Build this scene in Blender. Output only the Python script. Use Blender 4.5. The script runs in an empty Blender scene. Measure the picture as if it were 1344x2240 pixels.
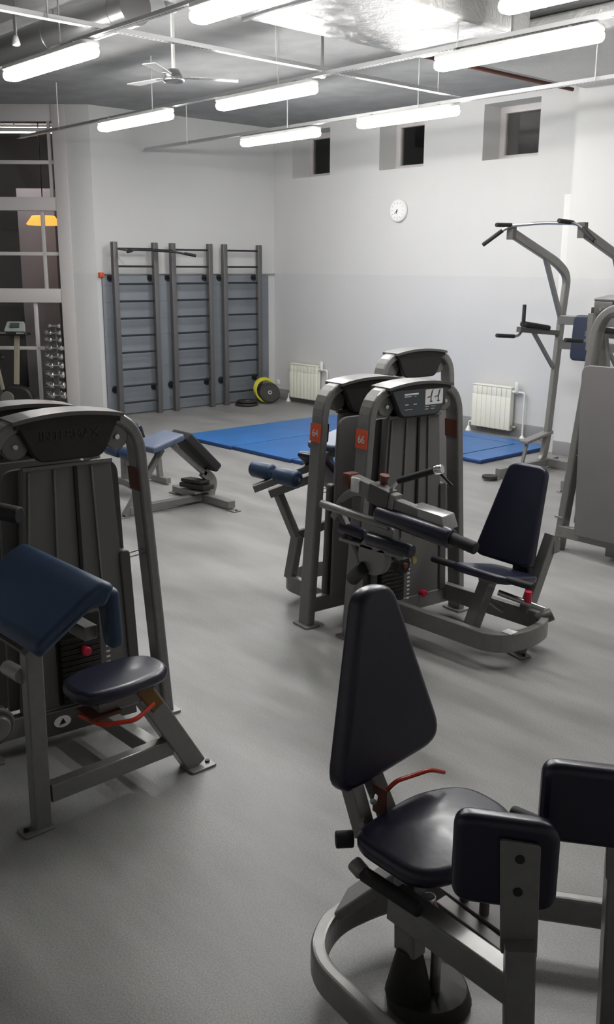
import bpy, math, random
from mathutils import Vector, Matrix
random.seed(7)
S = bpy.context.scene
COL = S.collection
# ------------------------------------------------------------------ camera
F_PX, PITCH, ROLL, YAW = 2072.0, 0.253575, 0.005486, -0.833931
cam_d = bpy.data.cameras.new('camera')
cam = bpy.data.objects.new('camera', cam_d); COL.objects.link(cam)
cam_d.sensor_fit = 'VERTICAL'; cam_d.sensor_height = 24.0
cam_d.lens = F_PX / 2240.0 * 24.0
cam_d.clip_start = 0.05; cam_d.clip_end = 100
fw = Vector((math.sin(YAW)*math.cos(PITCH), math.cos(YAW)*math.cos(PITCH), -math.sin(PITCH)))
rt = Vector((math.cos(YAW), -math.sin(YAW), 0)); up = rt.cross(fw)
c_, s_ = math.cos(ROLL), math.sin(ROLL)
r2 = c_*rt + s_*up; u2 = -s_*rt + c_*up
M3 = Matrix((r2, u2, -fw)).transposed()
cam.matrix_world = Matrix.Translation((0, 0, 2.0)) @ M3.to_4x4()
S.camera = cam
# ------------------------------------------------------------------ view / world
S.view_settings.view_transform = 'Standard'
S.view_settings.look = 'None'
S.view_settings.exposure = 0.6
S.view_settings.gamma = 1.0
S.view_settings.use_curve_mapping = False
W = bpy.data.worlds.new('night'); S.world = W; W.use_nodes = True
W.node_tree.nodes['Background'].inputs[0].default_value = (0.10, 0.10, 0.13, 1)
W.node_tree.nodes['Background'].inputs[1].default_value = 0.3
LAMP = 45.0          # emission strength of the fluorescent diffusers

# ------------------------------------------------------------------ materials
def sset(b, name, v):
    if name in b.inputs: b.inputs[name].default_value = v
def mat(name, col, rough=0.5, metal=0.0, var=0.0, vs=8.0, bump=0.0, bs=60.0, coat=0.0, emit=None, es=0.0, spec=None):
    m = bpy.data.materials.new(name); m.use_nodes = True
    nt = m.node_tree; b = nt.nodes['Principled BSDF']
    c4 = (*col, 1)
    b.inputs['Base Color'].default_value = c4
    b.inputs['Roughness'].default_value = rough
    b.inputs['Metallic'].default_value = metal
    if spec is not None: sset(b, 'Specular IOR Level', spec)
    if coat: sset(b, 'Coat Weight', coat); sset(b, 'Coat Roughness', 0.15)
    tc = nt.nodes.new('ShaderNodeTexCoord')
    if var:
        n = nt.nodes.new('ShaderNodeTexNoise'); n.inputs['Scale'].default_value = vs; n.inputs['Detail'].default_value = 5
        nt.links.new(tc.outputs['Object'], n.inputs['Vector'])
        r = nt.nodes.new('ShaderNodeValToRGB')
        r.color_ramp.elements[0].position = 0.3; r.color_ramp.elements[1].position = 0.7
        r.color_ramp.elements[0].color = (*[x*(1-var) for x in col], 1)
        r.color_ramp.elements[1].color = (*[min(1, x*(1+var)) for x in col], 1)
        nt.links.new(n.outputs['Fac'], r.inputs[0]); nt.links.new(r.outputs[0], b.inputs['Base Color'])
    if bump:
        n2 = nt.nodes.new('ShaderNodeTexNoise'); n2.inputs['Scale'].default_value = bs; n2.inputs['Detail'].default_value = 4
        nt.links.new(tc.outputs['Object'], n2.inputs['Vector'])
        bp = nt.nodes.new('ShaderNodeBump'); bp.inputs['Strength'].default_value = bump; bp.inputs['Distance'].default_value = 0.01
        nt.links.new(n2.outputs['Fac'], bp.inputs['Height']); nt.links.new(bp.outputs[0], b.inputs['Normal'])
    if emit:
        b.inputs['Emission Color'].default_value = (*emit, 1); b.inputs['Emission Strength'].default_value = es
    return m

def wall_mat(name, upper, lower, zline=1.895):
    m = mat(name, upper, 0.75, bump=0.08, bs=90)
    nt = m.node_tree; b = nt.nodes['Principled BSDF']
    tc = nt.nodes.new('ShaderNodeTexCoord'); sp = nt.nodes.new('ShaderNodeSeparateXYZ')
    g = nt.nodes.new('ShaderNodeMath'); g.operation = 'GREATER_THAN'; g.inputs[1].default_value = zline
    mx = nt.nodes.new('ShaderNodeMix'); mx.data_type = 'RGBA'
    n = nt.nodes.new('ShaderNodeTexNoise'); n.inputs['Scale'].default_value = 1.3; n.inputs['Detail'].default_value = 6
    mm = nt.nodes.new('ShaderNodeMix'); mm.data_type = 'RGBA'; mm.blend_type = 'MULTIPLY'; mm.inputs[0].default_value = 1
    rp = nt.nodes.new('ShaderNodeValToRGB'); rp.color_ramp.elements[0].color = (.93, .93, .93, 1); rp.color_ramp.elements[1].color = (1, 1, 1, 1)
    nt.links.new(tc.outputs['Object'], sp.inputs[0]); nt.links.new(sp.outputs['Z'], g.inputs[0]); nt.links.new(g.outputs[0], mx.inputs[0])
    mx.inputs[6].default_value = (*lower, 1); mx.inputs[7].default_value = (*upper, 1)
    nt.links.new(tc.outputs['Object'], n.inputs['Vector']); nt.links.new(n.outputs['Fac'], rp.inputs[0])
    nt.links.new(mx.outputs[2], mm.inputs[6]); nt.links.new(rp.outputs[0], mm.inputs[7]); nt.links.new(mm.outputs[2], b.inputs['Base Color'])
    return m
M_WALL = wall_mat('wall_paint_two_tone', (.64, .637, .622), (.605, .603, .60))
M_CEIL = mat('ceiling_concrete', (.31, .31, .305), .85, var=.12, vs=3, bump=.3, bs=20)
M_FLOOR = None
def floor_mat():
    m = mat('floor_grey_vinyl', (.2, .2, .2), .4)
    nt = m.node_tree; b = nt.nodes['Principled BSDF']
    tc = nt.nodes.new('ShaderNodeTexCoord')
    n1 = nt.nodes.new('ShaderNodeTexNoise'); n1.inputs['Scale'].default_value = 1.1; n1.inputs['Detail'].default_value = 6
    n2 = nt.nodes.new('ShaderNodeTexNoise'); n2.inputs['Scale'].default_value = 160; n2.inputs['Detail'].default_value = 2
    mp = nt.nodes.new('ShaderNodeMapping'); mp.inputs['Scale'].default_value = (1, 3.5, 1); mp.inputs['Rotation'].default_value = (0, 0, .5)
    nt.links.new(tc.outputs['Object'], mp.inputs[0]); nt.links.new(mp.outputs[0], n1.inputs['Vector']); nt.links.new(tc.outputs['Object'], n2.inputs['Vector'])
    r1 = nt.nodes.new('ShaderNodeValToRGB'); e = r1.color_ramp.elements
    e[0].position = .3; e[1].position = .72; e[0].color = (.185, .183, .177, 1); e[1].color = (.30, .297, .288, 1)
    r2_ = nt.nodes.new('ShaderNodeValToRGB'); e = r2_.color_ramp.elements
    e[0].position = .35; e[1].position = .65; e[0].color = (.82, .82, .82, 1); e[1].color = (1.12, 1.12, 1.12, 1)
    mm = nt.nodes.new('ShaderNodeMix'); mm.data_type = 'RGBA'; mm.blend_type = 'MULTIPLY'; mm.inputs[0].default_value = 1
    nt.links.new(n1.outputs['Fac'], r1.inputs[0]); nt.links.new(n2.outputs['Fac'], r2_.inputs[0])
    nt.links.new(r1.outputs[0], mm.inputs[6]); nt.links.new(r2_.outputs[0], mm.inputs[7]); nt.links.new(mm.outputs[2], b.inputs['Base Color'])
    rr = nt.nodes.new('ShaderNodeMapRange'); rr.inputs[3].default_value = .27; rr.inputs[4].default_value = .5
    nt.links.new(n1.outputs['Fac'], rr.inputs[0]); nt.links.new(rr.outputs[0], b.inputs['Roughness'])
    bp = nt.nodes.new('ShaderNodeBump'); bp.inputs['Strength'].default_value = .12; bp.inputs['Distance'].default_value = .004
    nt.links.new(n2.outputs['Fac'], bp.inputs['Height']); nt.links.new(bp.outputs[0], b.inputs['Normal'])
    sset(b, 'Specular IOR Level', .35)
    return m
M_FLOOR = floor_mat()
def dots_mat():
    m = mat('perforated_galvanised_steel', (.55, .55, .55), .35, .8)
    nt = m.node_tree; b = nt.nodes['Principled BSDF']
    tc = nt.nodes.new('ShaderNodeTexCoord')
    w = nt.nodes.new('ShaderNodeTexVoronoi'); w.feature = 'F1'; w.inputs['Scale'].default_value = 28; w.inputs['Randomness'].default_value = 0
    nt.links.new(tc.outputs['Object'], w.inputs['Vector'])
    r = nt.nodes.new('ShaderNodeValToRGB'); r.color_ramp.interpolation = 'CONSTANT'
    r.color_ramp.elements[0].color = (.12, .12, .12, 1); r.color_ramp.elements[1].position = .3; r.color_ramp.elements[1].color = (.62, .62, .62, 1)
    nt.links.new(w.outputs['Distance'], r.inputs[0]); nt.links.new(r.outputs[0], b.inputs['Base Color'])
    return m
M_RAIL = dots_mat()
def foil_mat():
    m = mat('crinkled_foil_insulation', (.55, .545, .53), .4, .5)
    nt = m.node_tree; b = nt.nodes['Principled BSDF']
    tc = nt.nodes.new('ShaderNodeTexCoord')
    n = nt.nodes.new('ShaderNodeTexNoise'); n.inputs['Scale'].default_value = 7; n.inputs['Detail'].default_value = 8; n.inputs['Roughness'].default_value = .65
    n.inputs['Distortion'].default_value = 1.2
    nt.links.new(tc.outputs['Object'], n.inputs['Vector'])
    bp = nt.nodes.new('ShaderNodeBump'); bp.inputs['Strength'].default_value = .7; bp.inputs['Distance'].default_value = .04
    nt.links.new(n.outputs['Fac'], bp.inputs['Height']); nt.links.new(bp.outputs[0], b.inputs['Normal'])
    return m
M_FOIL = foil_mat()
M_METAL = mat('grey_metallic_paint', (.20, .197, .188), .36, .3, var=.06, vs=30, coat=.2)
M_METALD = mat('dark_metallic_paint', (.10, .097, .092), .45, .3)
M_SHROUD = mat('grey_shroud_plastic', (.155, .152, .142), .5, .1, var=.05, vs=4)
M_PLATE = mat('grey_plate_matt', (.17, .16, .16), .6, .1, var=.05, vs=4)
M_CONS = mat('dark_console_plastic', (.017, .015, .014), .5, bump=.1, bs=200)
M_CONSL = mat('slate_console_face', (.06, .07, .075), .45)
M_LIP = mat('console_top_rim', (.10, .095, .09), .3, 0, coat=.3)
M_VINYL = mat('navy_black_vinyl', (.008, .009, .026), .34, bump=.05, bs=40, spec=.5, coat=.15)
M_VINYLD = mat('dark_slate_vinyl', (.025, .032, .06), .42)
M_VINYLB = mat('blue_vinyl', (.022, .045, .095), .42, bump=.05, bs=40)
M_VINYLG = mat('slate_blue_vinyl', (.075, .10, .16), .45, bump=.05, bs=40)
M_FOAM = mat('black_foam_grip', (.012, .012, .013), .7, bump=.1, bs=150)
M_BLACK = mat('black_plastic', (.01, .01, .01), .5)
M_STACK = mat('weight_plate_black', (.018, .016, .015), .45, .3)
M_CHROME = mat('bright_chrome', (.75, .75, .76), .14, 1)
M_STEEL = mat('brushed_steel', (.42, .42, .42), .3, .9)
M_RED = mat('red_plastic', (.55, .02, .015), .35)
M_REDP = mat('red_painted_steel', (.5, .035, .015), .3, .1)
M_PINK = mat('crimson_knob_plastic', (.55, .01, .05), .35)
M_ORANGE = mat('orange_red_label', (.75, .10, .03), .5)
M_WHITE = mat('white_print', (.8, .8, .78), .5)
M_WHITEM = mat('white_enamel', (.78, .78, .75), .35)
M_PVC = mat('white_window_frame', (.60, .57, .56), .4)
M_CREAM = mat('cream_radiator_enamel', (.82, .81, .70), .3)
M_YELLOW = mat('yellow_hose_plastic', (.55, .5, .03), .4)
M_RUBBER = mat('black_rubber', (.02, .018, .016), .6)
M_MAT = mat('blue_mat_vinyl', (.02, .115, .33), .42, var=.12, vs=3, bump=.1, bs=30)
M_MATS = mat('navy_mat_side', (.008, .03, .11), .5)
M_PANEL = mat('blue_grey_wall_panel', (.20, .22, .245), .6, var=.08, vs=2)
M_BARS = mat('steel_grey_bar_paint', (.13, .125, .125), .45, .3)
M_RUNG = mat('dark_rung_paint', (.022, .024, .028), .4, .2)
M_SKIRT = mat('grey_skirting', (.25, .25, .26), .6)
M_GOLD = mat('brass_plate', (.7, .55, .2), .25, .9)
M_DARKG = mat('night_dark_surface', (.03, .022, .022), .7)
M_LIGHT = mat('fluorescent_diffuser', (1, 1, 1), .4, emit=(1.0, .99, .975), es=LAMP)
M_AMBER = mat('amber_lamp_glow', (1, .5, .1), .5, emit=(1, .36, .06), es=1.1)
M_BRICKR = mat('reddish_dark_trim', (.12, .035, .02), .6)
M_CLOCK = mat('clock_dial_white', (.85, .85, .84), .4)
def glass_mat(tint=(1, 1, 1)):
    m = bpy.data.materials.new('window_pane_glass'); m.use_nodes = True
    nt = m.node_tree; nt.nodes.clear()
    o = nt.nodes.new('ShaderNodeOutputMaterial'); t = nt.nodes.new('ShaderNodeBsdfTransparent'); g = nt.nodes.new('ShaderNodeBsdfGlossy')
    g.inputs['Roughness'].default_value = .04
    f = nt.nodes.new('ShaderNodeFresnel'); f.inputs[0].default_value = 1.6
    mx = nt.nodes.new('ShaderNodeMixShader')
    nt.links.new(f.outputs[0], mx.inputs[0]); nt.links.new(t.outputs[0], mx.inputs[1]); nt.links.new(g.outputs[0], mx.inputs[2])
    nt.links.new(mx.outputs[0], o.inputs[0])
    return m
M_GLASS = glass_mat()

# ------------------------------------------------------------------ object helpers
XF = {}     # object name -> world matrix of its origin frame
def thing(name, label, cat, loc=(0, 0, 0), rotz=0.0, group=None, kind=None):
    o = bpy.data.objects.new(name, None); COL.objects.link(o)
    o.empty_display_size = .1
    o.location = loc; o.rotation_euler = (0, 0, rotz)
    o['label'] = label; o['category'] = cat
    if group: o['group'] = group
    if kind: o['kind'] = kind
    XF[o.name] = Matrix.Translation(loc) @ Matrix.Rotation(rotz, 4, 'Z')
    return o
def tag(o, label=None, cat=None, group=None, kind=None):
    if label: o['label'] = label
    if cat: o['category'] = cat
    if group: o['group'] = group
    if kind: o['kind'] = kind
    return o
class MB:
    def __init__(s): s.v = []; s.f = []; s.sm = []
    def add(s, vs, fs, smooth=False):
        n = len(s.v); s.v += [Vector(v) for v in vs]
        for f in fs: s.f.append([i+n for i in f]); s.sm.append(smooth)
    def box(s, a, b, bev=0.0):
        x0, y0, z0 = [min(a[i], b[i]) for i in range(3)]; x1, y1, z1 = [max(a[i], b[i]) for i in range(3)]
        if bev <= 0:
            vs = [(x0,y0,z0),(x1,y0,z0),(x1,y1,z0),(x0,y1,z0),(x0,y0,z1),(x1,y0,z1),(x1,y1,z1),(x0,y1,z1)]
            s.add(vs, [(0,3,2,1),(4,5,6,7),(0,1,5,4),(1,2,6,5),(2,3,7,6),(3,0,4,7)])
        else:
            c = [(x0,y0),(x1,y0),(x1,y1),(x0,y1)]
            s.slab([Vector((p[0], p[1], z0)) for p in c], Vector((0, 0, z1-z0)), bev, bev)
        return s
    def beam(s, pts, n, wn, wb, fillet=0.0, rr=0.006, closed=False):
        """rectangular tube along a planar path: n = direction of width wn, wb the width in the path plane"""
        P = [Vector(p) for p in pts]; n = Vector(n)
        if fillet > 0 and len(P) > 2:
            Q = [] if closed else [P[0]]
            rng = range(len(P)) if closed else range(1, len(P)-1)
            for i in rng:
                a, b, c = P[i-1], P[i], P[(i+1) % len(P)]
                d1 = (a-b); d2 = (c-b); f = min(fillet, d1.length*.48, d2.length*.48)
                p1 = b+d1.normalized()*f; p2 = b+d2.normalized()*f
                for k in range(9):
                    t = k/8; Q.append((1-t)**2*p1 + 2*t*(1-t)*b + t*t*p2)
            if not closed: Q.append(P[-1])
            P = Q
        N = len(P); rings = []
        rr = min(rr, wn*.49, wb*.49)
        prof = []
        for sx, sy in ((1, 1), (-1, 1), (-1, -1), (1, -1)):
            cx, cy = sx*(wn/2-rr), sy*(wb/2-rr)
            a0 = math.atan2(sy, sx) - math.pi/4
            for k in range(4):
                a = a0 + k/3*math.pi/2; prof.append((cx+rr*math.cos(a), cy+rr*math.sin(a)))
        m = len(prof)
        for i in range(N):
            if closed: t1 = (P[i]-P[i-1]).normalized(); t2 = (P[(i+1) % N]-P[i]).normalized()
            else:
                t1 = (P[i]-P[i-1]).normalized() if i > 0 else (P[1]-P[0]).normalized()
                t2 = (P[i+1]-P[i]).normalized() if i < N-1 else t1
            t = (t1+t2).normalized()
            nn = (n - t*n.dot(t)).normalized(); b = t.cross(nn)
            k = 1/max(.5, t.dot(t1))
            rings.append([P[i]+nn*x+b*y*k for x, y in prof])
        vs = [v for r in rings for v in r]; fs = []
        for i in range(N if closed else N-1):
            j = (i+1) % N
            for q in range(m): fs.append((i*m+q, i*m+(q+1) % m, j*m+(q+1) % m, j*m+q))
        if not closed:
            fs.append(tuple(range(m))[::-1]); fs.append(tuple((N-1)*m+q for q in range(m)))
        s.add(vs, fs, False); return s
    def rod(s, p, q, r, r2=None, seg=20, bev=0.0):
        p = Vector(p); q = Vector(q); r2 = r if r2 is None else r2
        t = (q-p).normalized(); a = Vector((0, 0, 1)) if abs(t.z) < .9 else Vector((1, 0, 0))
        u = t.cross(a).normalized(); w = t.cross(u)
        L = (q-p).length
        st = [(0, r), (L, r2)]
        if bev > 0: st = [(0, r-bev), (bev*.3, r-bev*.3), (bev, r), (L-bev, r2), (L-bev*.3, r2-bev*.3), (L, r2-bev)]
        vs = []; fs = []
        for d, rad in st:
            for k in range(seg):
                an = 2*math.pi*k/seg; vs.append(p+t*d+(u*math.cos(an)+w*math.sin(an))*rad)
        for i in range(len(st)-1):
            for k in range(seg): fs.append((i*seg+k, i*seg+(k+1) % seg, (i+1)*seg+(k+1) % seg, (i+1)*seg+k))
        n0 = len(s.f); s.add(vs, fs, True)
        s.add(vs[:seg], [tuple(range(seg))[::-1]]); s.add(vs[-seg:], [tuple(range(seg))])
        return s
    def pipe(s, pts, r, fillet=0.0, seg=12):
        P = [Vector(p) for p in pts]
        if fillet > 0 and len(P) > 2:
            Q = [P[0]]
            for i in range(1, len(P)-1):
                a, b, c = P[i-1], P[i], P[i+1]; d1 = a-b; d2 = c-b; f = min(fillet, d1.length*.48, d2.length*.48)
                p1 = b+d1.normalized()*f; p2 = b+d2.normalized()*f
                for k in range(7):
                    t = k/6; Q.append((1-t)**2*p1+2*t*(1-t)*b+t*t*p2)
            P = Q+[P[-1]]
        N = len(P); vs = []; fs = []; u = None
        for i in range(N):
            t = (P[min(i+1, N-1)]-P[max(i-1, 0)]).normalized()
            if u is None:
                a = Vector((0, 0, 1)) if abs(t.z) < .9 else Vector((1, 0, 0)); u = t.cross(a).normalized()
            u = (u-t*u.dot(t)).normalized(); w = t.cross(u)
            for k in range(seg):
                an = 2*math.pi*k/seg; vs.append(P[i]+(u*math.cos(an)+w*math.sin(an))*r)
        for i in range(N-1):
            for k in range(seg): fs.append((i*seg+k, i*seg+(k+1) % seg, (i+1)*seg+(k+1) % seg, (i+1)*seg+k))
        s.add(vs, fs, True)
        s.add(vs[:seg], [tuple(range(seg))[::-1]]); s.add(vs[-seg:], [tuple(range(seg))]); return s
    def slab(s, outline, ext, rc=0.0, re=0.0, crown=0.0, smooth=False):
        """plate: planar outline (3D points) extruded by ext, corners rounded by rc (number or list), edges by re"""
        P = [Vector(p) for p in outline]; ext = Vector(ext); T = ext.length; n = ext.normalized()
        area = Vector((0, 0, 0))
        for i in range(len(P)): area += P[i].cross(P[(i+1) % len(P)])
        if area.dot(n) < 0:
            P.reverse()
            if isinstance(rc, (list, tuple)): rc = list(rc)[::-1]
        R = rc if isinstance(rc, (list, tuple)) else [rc]*len(P)
        Q = []
        for i in range(len(P)):
            a, b, c = P[i-1], P[i], P[(i+1) % len(P)]; d1 = a-b; d2 = c-b
            f = min(R[i], d1.length*.48, d2.length*.48)
            if f < 1e-5: Q.append(b); continue
            p1 = b+d1.normalized()*f; p2 = b+d2.normalized()*f; K = 2 if f < .012 else 7
            for k in range(K+1):
                t = k/K; Q.append((1-t)**2*p1+2*t*(1-t)*b+t*t*p2)
        N = len(Q); nor = []
        for i in range(N):
            e1 = (Q[i]-Q[i-1]); e2 = (Q[(i+1) % N]-Q[i])
            if e1.length < 1e-7: e1 = e2
            if e2.length < 1e-7: e2 = e1
            m = (e1.normalized().cross(n)+e2.normalized().cross(n)); nor.append(m.normalized())
        re = min(re, T*.49)
        lv = [(0, 0), (T, 0)] if re <= 0 else []
        if re > 0:
            K = 5 if re > .008 else 2
            lv = [(re-re*math.cos(k/K*math.pi/2), re-re*math.sin(k/K*math.pi/2)) for k in range(K+1)]
            lv += [(T-h, i_) for h, i_ in lv[::-1]]
        vs = []; fs = []
        for h, ins in lv:
            for i in range(N): vs.append(Q[i]-nor[i]*ins+n*h)
        for l in range(len(lv)-1):
            for i in range(N): fs.append((l*N+i, l*N+(i+1) % N, (l+1)*N+(i+1) % N, (l+1)*N+i))
        s.add(vs, fs, re > 0)
        bot = vs[:N]; top = vs[-N:]
        s.add(bot, [tuple(range(N))[::-1]])
        if crown > 0:
            cen = sum(top, Vector((0, 0, 0)))/N; cv = list(top); fr = []; K = 4
            for k in range(1, K):
                t = k/K
                cv += [p.lerp(cen, t)+n*crown*math.sin(t*math.pi/2) for p in top]
            cv.append(cen+n*crown)
            for k in range(K-1):
                for i in range(N): fr.append((k*N+i, k*N+(i+1) % N, (k+1)*N+(i+1) % N, (k+1)*N+i))
            for i in range(N): fr.append(((K-1)*N+i, (K-1)*N+(i+1) % N, K*N))
            s.add(cv, fr, True)
        else: s.add(top, [tuple(range(N))])
        return s
    def obj(s, name, material, parent=None, world=True):
        me = bpy.data.meshes.new(name)
        o = bpy.data.objects.new(name, me); COL.objects.link(o)
        vs = s.v
        if parent is not None:
            X = XF.get(parent.name, Matrix.Identity(4))
            if world:
                Xi = X.inverted(); vs = [Xi @ v for v in vs]
            o.parent = parent; XF[o.name] = X
        else: XF[o.name] = Matrix.Identity(4)
        me.from_pydata([tuple(v) for v in vs], [], s.f)
        for p, sm in zip(me.polygons, s.sm): p.use_smooth = sm
        me.materials.append(material); me.update()
        return o
def text(name, body, size, origin, right, upv, material, parent, ext=.001, align='CENTER', off=0):
    cu = bpy.data.curves.new(name, 'FONT'); cu.body = body; cu.size = size; cu.extrude = ext; cu.align_x = align; cu.align_y = 'CENTER'; cu.offset = off
    t = bpy.data.objects.new(name, cu); COL.objects.link(t)
    dg = bpy.context.evaluated_depsgraph_get(); me = bpy.data.meshes.new_from_object(t.evaluated_get(dg)); me.name = name
    bpy.data.objects.remove(t); bpy.data.curves.remove(cu)
    right = Vector(right).normalized(); upv = Vector(upv).normalized(); n = right.cross(upv)
    mb = MB(); mb.add([Vector(origin)+right*v.co.x+upv*v.co.y+n*v.co.z for v in me.vertices], [list(p.vertices) for p in me.polygons])
    bpy.data.meshes.remove(me)
    return mb.obj(name, material, parent)
def struct(name, mb, m):
    o = mb.obj(name, m); o['kind'] = 'structure'; return o
def one(name, mb, m, label, cat, group=None, kind=None, loc=None):
    if loc is not None:
        for v in mb.v: v -= Vector(loc)
    o = mb.obj(name, m)
    if loc is not None: o.location = loc
    return tag(o, label, cat, group, kind)
V = Vector

# ------------------------------------------------------------------ room shell
XB, YC, ZC = -11.363, 9.608, 3.96
XG = -12.35
b = MB(); b.box((-16.5, -3, -.1), (2.2, 11, 0)); struct('floor', b, M_FLOOR)
b = MB(); b.box((-16.5, -3, ZC), (2.2, 11, ZC+.15)); struct('ceiling', b, M_CEIL)
# clock wall with three window recesses
wins = [(-10.945, -10.155), (-9.207, -8.433), (-7.508, -6.716)]
ZS, ZT, RD = 3.235, 3.86, .35
b = MB()
b.box((XB-.3, YC, 0), (2.2, YC+.45, ZS)); b.box((XB-.3, YC, ZT), (2.2, YC+.45, ZC))
xs = [XB-.3] + [x for w in wins for x in w] + [2.2]
for i in range(0, len(xs), 2): b.box((xs[i], YC, ZS), (xs[i+1], YC+.45, ZT))
struct('wall_back', b, M_WALL)
for i, (xa, xb_) in enumerate(wins):
    r = MB(); f = .075; y = YC+RD
    r.box((xa, y-.03, ZS), (xb_, y+.03, ZS+f), .004); r.box((xa, y-.03, ZT-f), (xb_, y+.03, ZT), .004)
    r.box((xa, y-.03, ZS+f), (xa+f, y+.03, ZT-f), .004); r.box((xb_-f, y-.03, ZS+f), (xb_, y+.03, ZT-f), .004)
    w = struct('window_%d' % (i+1), r, M_PVC)
    p = MB(); p.box((xa+f, y-.005, ZS+f), (xb_-f, y+.005, ZT-f)); p.obj('pane', M_GLASS, w)
    k = MB(); k.box((xa, YC+.43, ZS), (xb_, YC+.44, ZT)); k.obj('night_backing', M_DARKG, w)  # dark sheet stands in for the night outside the window
b = MB(); b.box((XB-.3, 6.53, 0), (XB, YC, ZC)); struct('wall_left', b, M_WALL)
b = MB(); b.box((2.0, -3, 0), (2.2, YC, ZC)); struct('wall_right', b, M_WALL)
b = MB(); b.box((-16.5, -3, 0), (2.2, -2.8, ZC)); struct('wall_front', b, M_WALL)
# column on the clock wall and its conduit
b = MB(); b.box((-5.85, 9.0, 0), (-4.3, YC, ZC)); struct('wall_column', b, M_WALL)
b = MB(); b.box((-5.95, 9.03, .0), (-5.86, 9.12, 2.75), .006); struct('trim_1', b, mat('trim_paint', (.64, .64, .62), .7))
b = MB(); b.box((XB, YC-.02, 0), (-5.96, YC, .16), .003); struct('baseboard_back', b, M_SKIRT)
b = MB(); b.box((-5.85, 8.985, 0), (-4.3, 9.0, .15), .003); struct('baseboard_column', b, M_SKIRT)
b = MB(); b.box((-4.3, YC-.02, 0), (2.0, YC, .16), .003); struct('baseboard_right', b, M_SKIRT)
# angled glazed wall left of the recess
G0 = V((XB, 6.53, 0)); GD = V((-.672, -.7406, 0)); GN = V((.7406, -.672, 0))   # GN faces the gym
def gbox(mb, s0, s1, z0, z1, d0, d1):
    o = [G0+GD*s0+GN*d0, G0+GD*s1+GN*d0, G0+GD*s1+GN*d1, G0+GD*s0+GN*d1]
    mb.slab([V((p.x, p.y, z0)) for p in o], V((0, 0, z1-z0)), .003, .003)
GL = 3.6
b = MB(); gbox(b, -.02, .285, 0, ZC, -.12, 0); struct('wall_pilaster', b, M_WALL)
b = MB()
gbox(b, .285, .455, 0, ZC, -.1, .015)
gbox(b, .455, GL, 3.76, ZC, -.1, .0)
gbox(b, .455, GL, 2.68, 2.845, -.1, .01)
gbox(b, .455, GL, 1.52, 1.70, -.1, .01)
gbox(b, .455, GL, .03, .10, -.1, .0)
gbox(b, GL, GL+.2, 0, ZC, -.1, .0)
fr = struct('window_4', b, M_PVC)
b = MB()
for s0, z0, z1, s1 in [(.49, 2.845, 3.76, .53), (.63, 1.70, 2.68, .675), (.79, .10, 1.52, .84)]:
    gbox(b, s0, s1, z0, z1, -.07, -.02)
    for k in range(1, 5): gbox(b, s0+.72*k, s1+.72*k, z0, z1, -.07, -.02)
for z in (3.25, 2.12, .90, 3.64): gbox(b, .455, GL, z, z+.045, -.07, -.02)
b.obj('glazing_bars', M_PVC, fr)
b = MB(); gbox(b, .455, GL, .10, 3.76, -.055, -.045); b.obj('pane', M_GLASS, fr)
e = G0+GD*(GL+.2)
b = MB(); b.box((e.x-.2, -3, 0), (e.x, e.y+.1, ZC)); struct('wall_far_left', b, M_WALL)
# what stands behind the glazing
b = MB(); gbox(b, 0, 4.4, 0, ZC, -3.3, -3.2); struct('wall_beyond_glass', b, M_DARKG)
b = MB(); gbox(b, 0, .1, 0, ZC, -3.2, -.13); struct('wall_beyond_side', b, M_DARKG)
b = MB(); gbox(b, 1.0, 1.55, 0, 3.1, -2.4, -2.0); one('pale_pillar', b, mat('pale_plaster', (.42, .4, .42), .8), 'wide pale grey pillar seen through the middle glazing', 'pillar')
b = MB(); gbox(b, .25, .62, 0, 2.6, -2.7, -2.3); one('pale_pillar', b, bpy.data.materials['pale_plaster'], 'narrow pale pillar behind the right edge of the glazing', 'pillar')
t = thing('hanging_lamp', 'amber shaded lamp glowing behind the middle glazing', 'lamp', tuple(G0+GD*.98-GN*1.3+V((0, 0, 2.55))))
q = G0+GD*.98-GN*1.3
b = MB(); b.rod(q+V((0, 0, 2.55)), q+V((0, 0, 2.68)), .24, .17, 28, .02); b.obj('lamp_shade', M_AMBER, t)
b = MB(); b.rod(q+V((0, 0, 2.68)), q+V((0, 0, ZC)), .008, seg=8); b.obj('cord', M_BLACK, t)
t = thing('ceiling_lamp', 'fluorescent lamp added beyond the glazing to light the pillars', 'ceiling lamp', tuple(G0+GD*1.4-GN*1.6+V((0, 0, 3.82))))  # fill lamp added to brighten the pale pillars
q = G0+GD*1.4-GN*1.6+V((0, 0, 3.82))
b = MB(); b.slab([q-GD*.6-GN*.06, q+GD*.6-GN*.06, q+GD*.6+GN*.06, q-GD*.6+GN*.06], (0, 0, .07), .05, .03); b.obj('diffuser', mat('fill_lamp_diffuser', (1, 1, 1), .4, emit=(1, .95, .95), es=16), t)
b = MB(); b.slab([q-GD*.6-GN*.07+V((0, 0, .07)), q+GD*.6-GN*.07+V((0, 0, .07)), q+GD*.6+GN*.07+V((0, 0, .07)), q-GD*.6+GN*.07+V((0, 0, .07))], (0, 0, .03)); b.rod(q+V((0, 0, .1)), (q.x, q.y, ZC), .01, seg=8); b.obj('housing', M_WHITEM, t)

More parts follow.
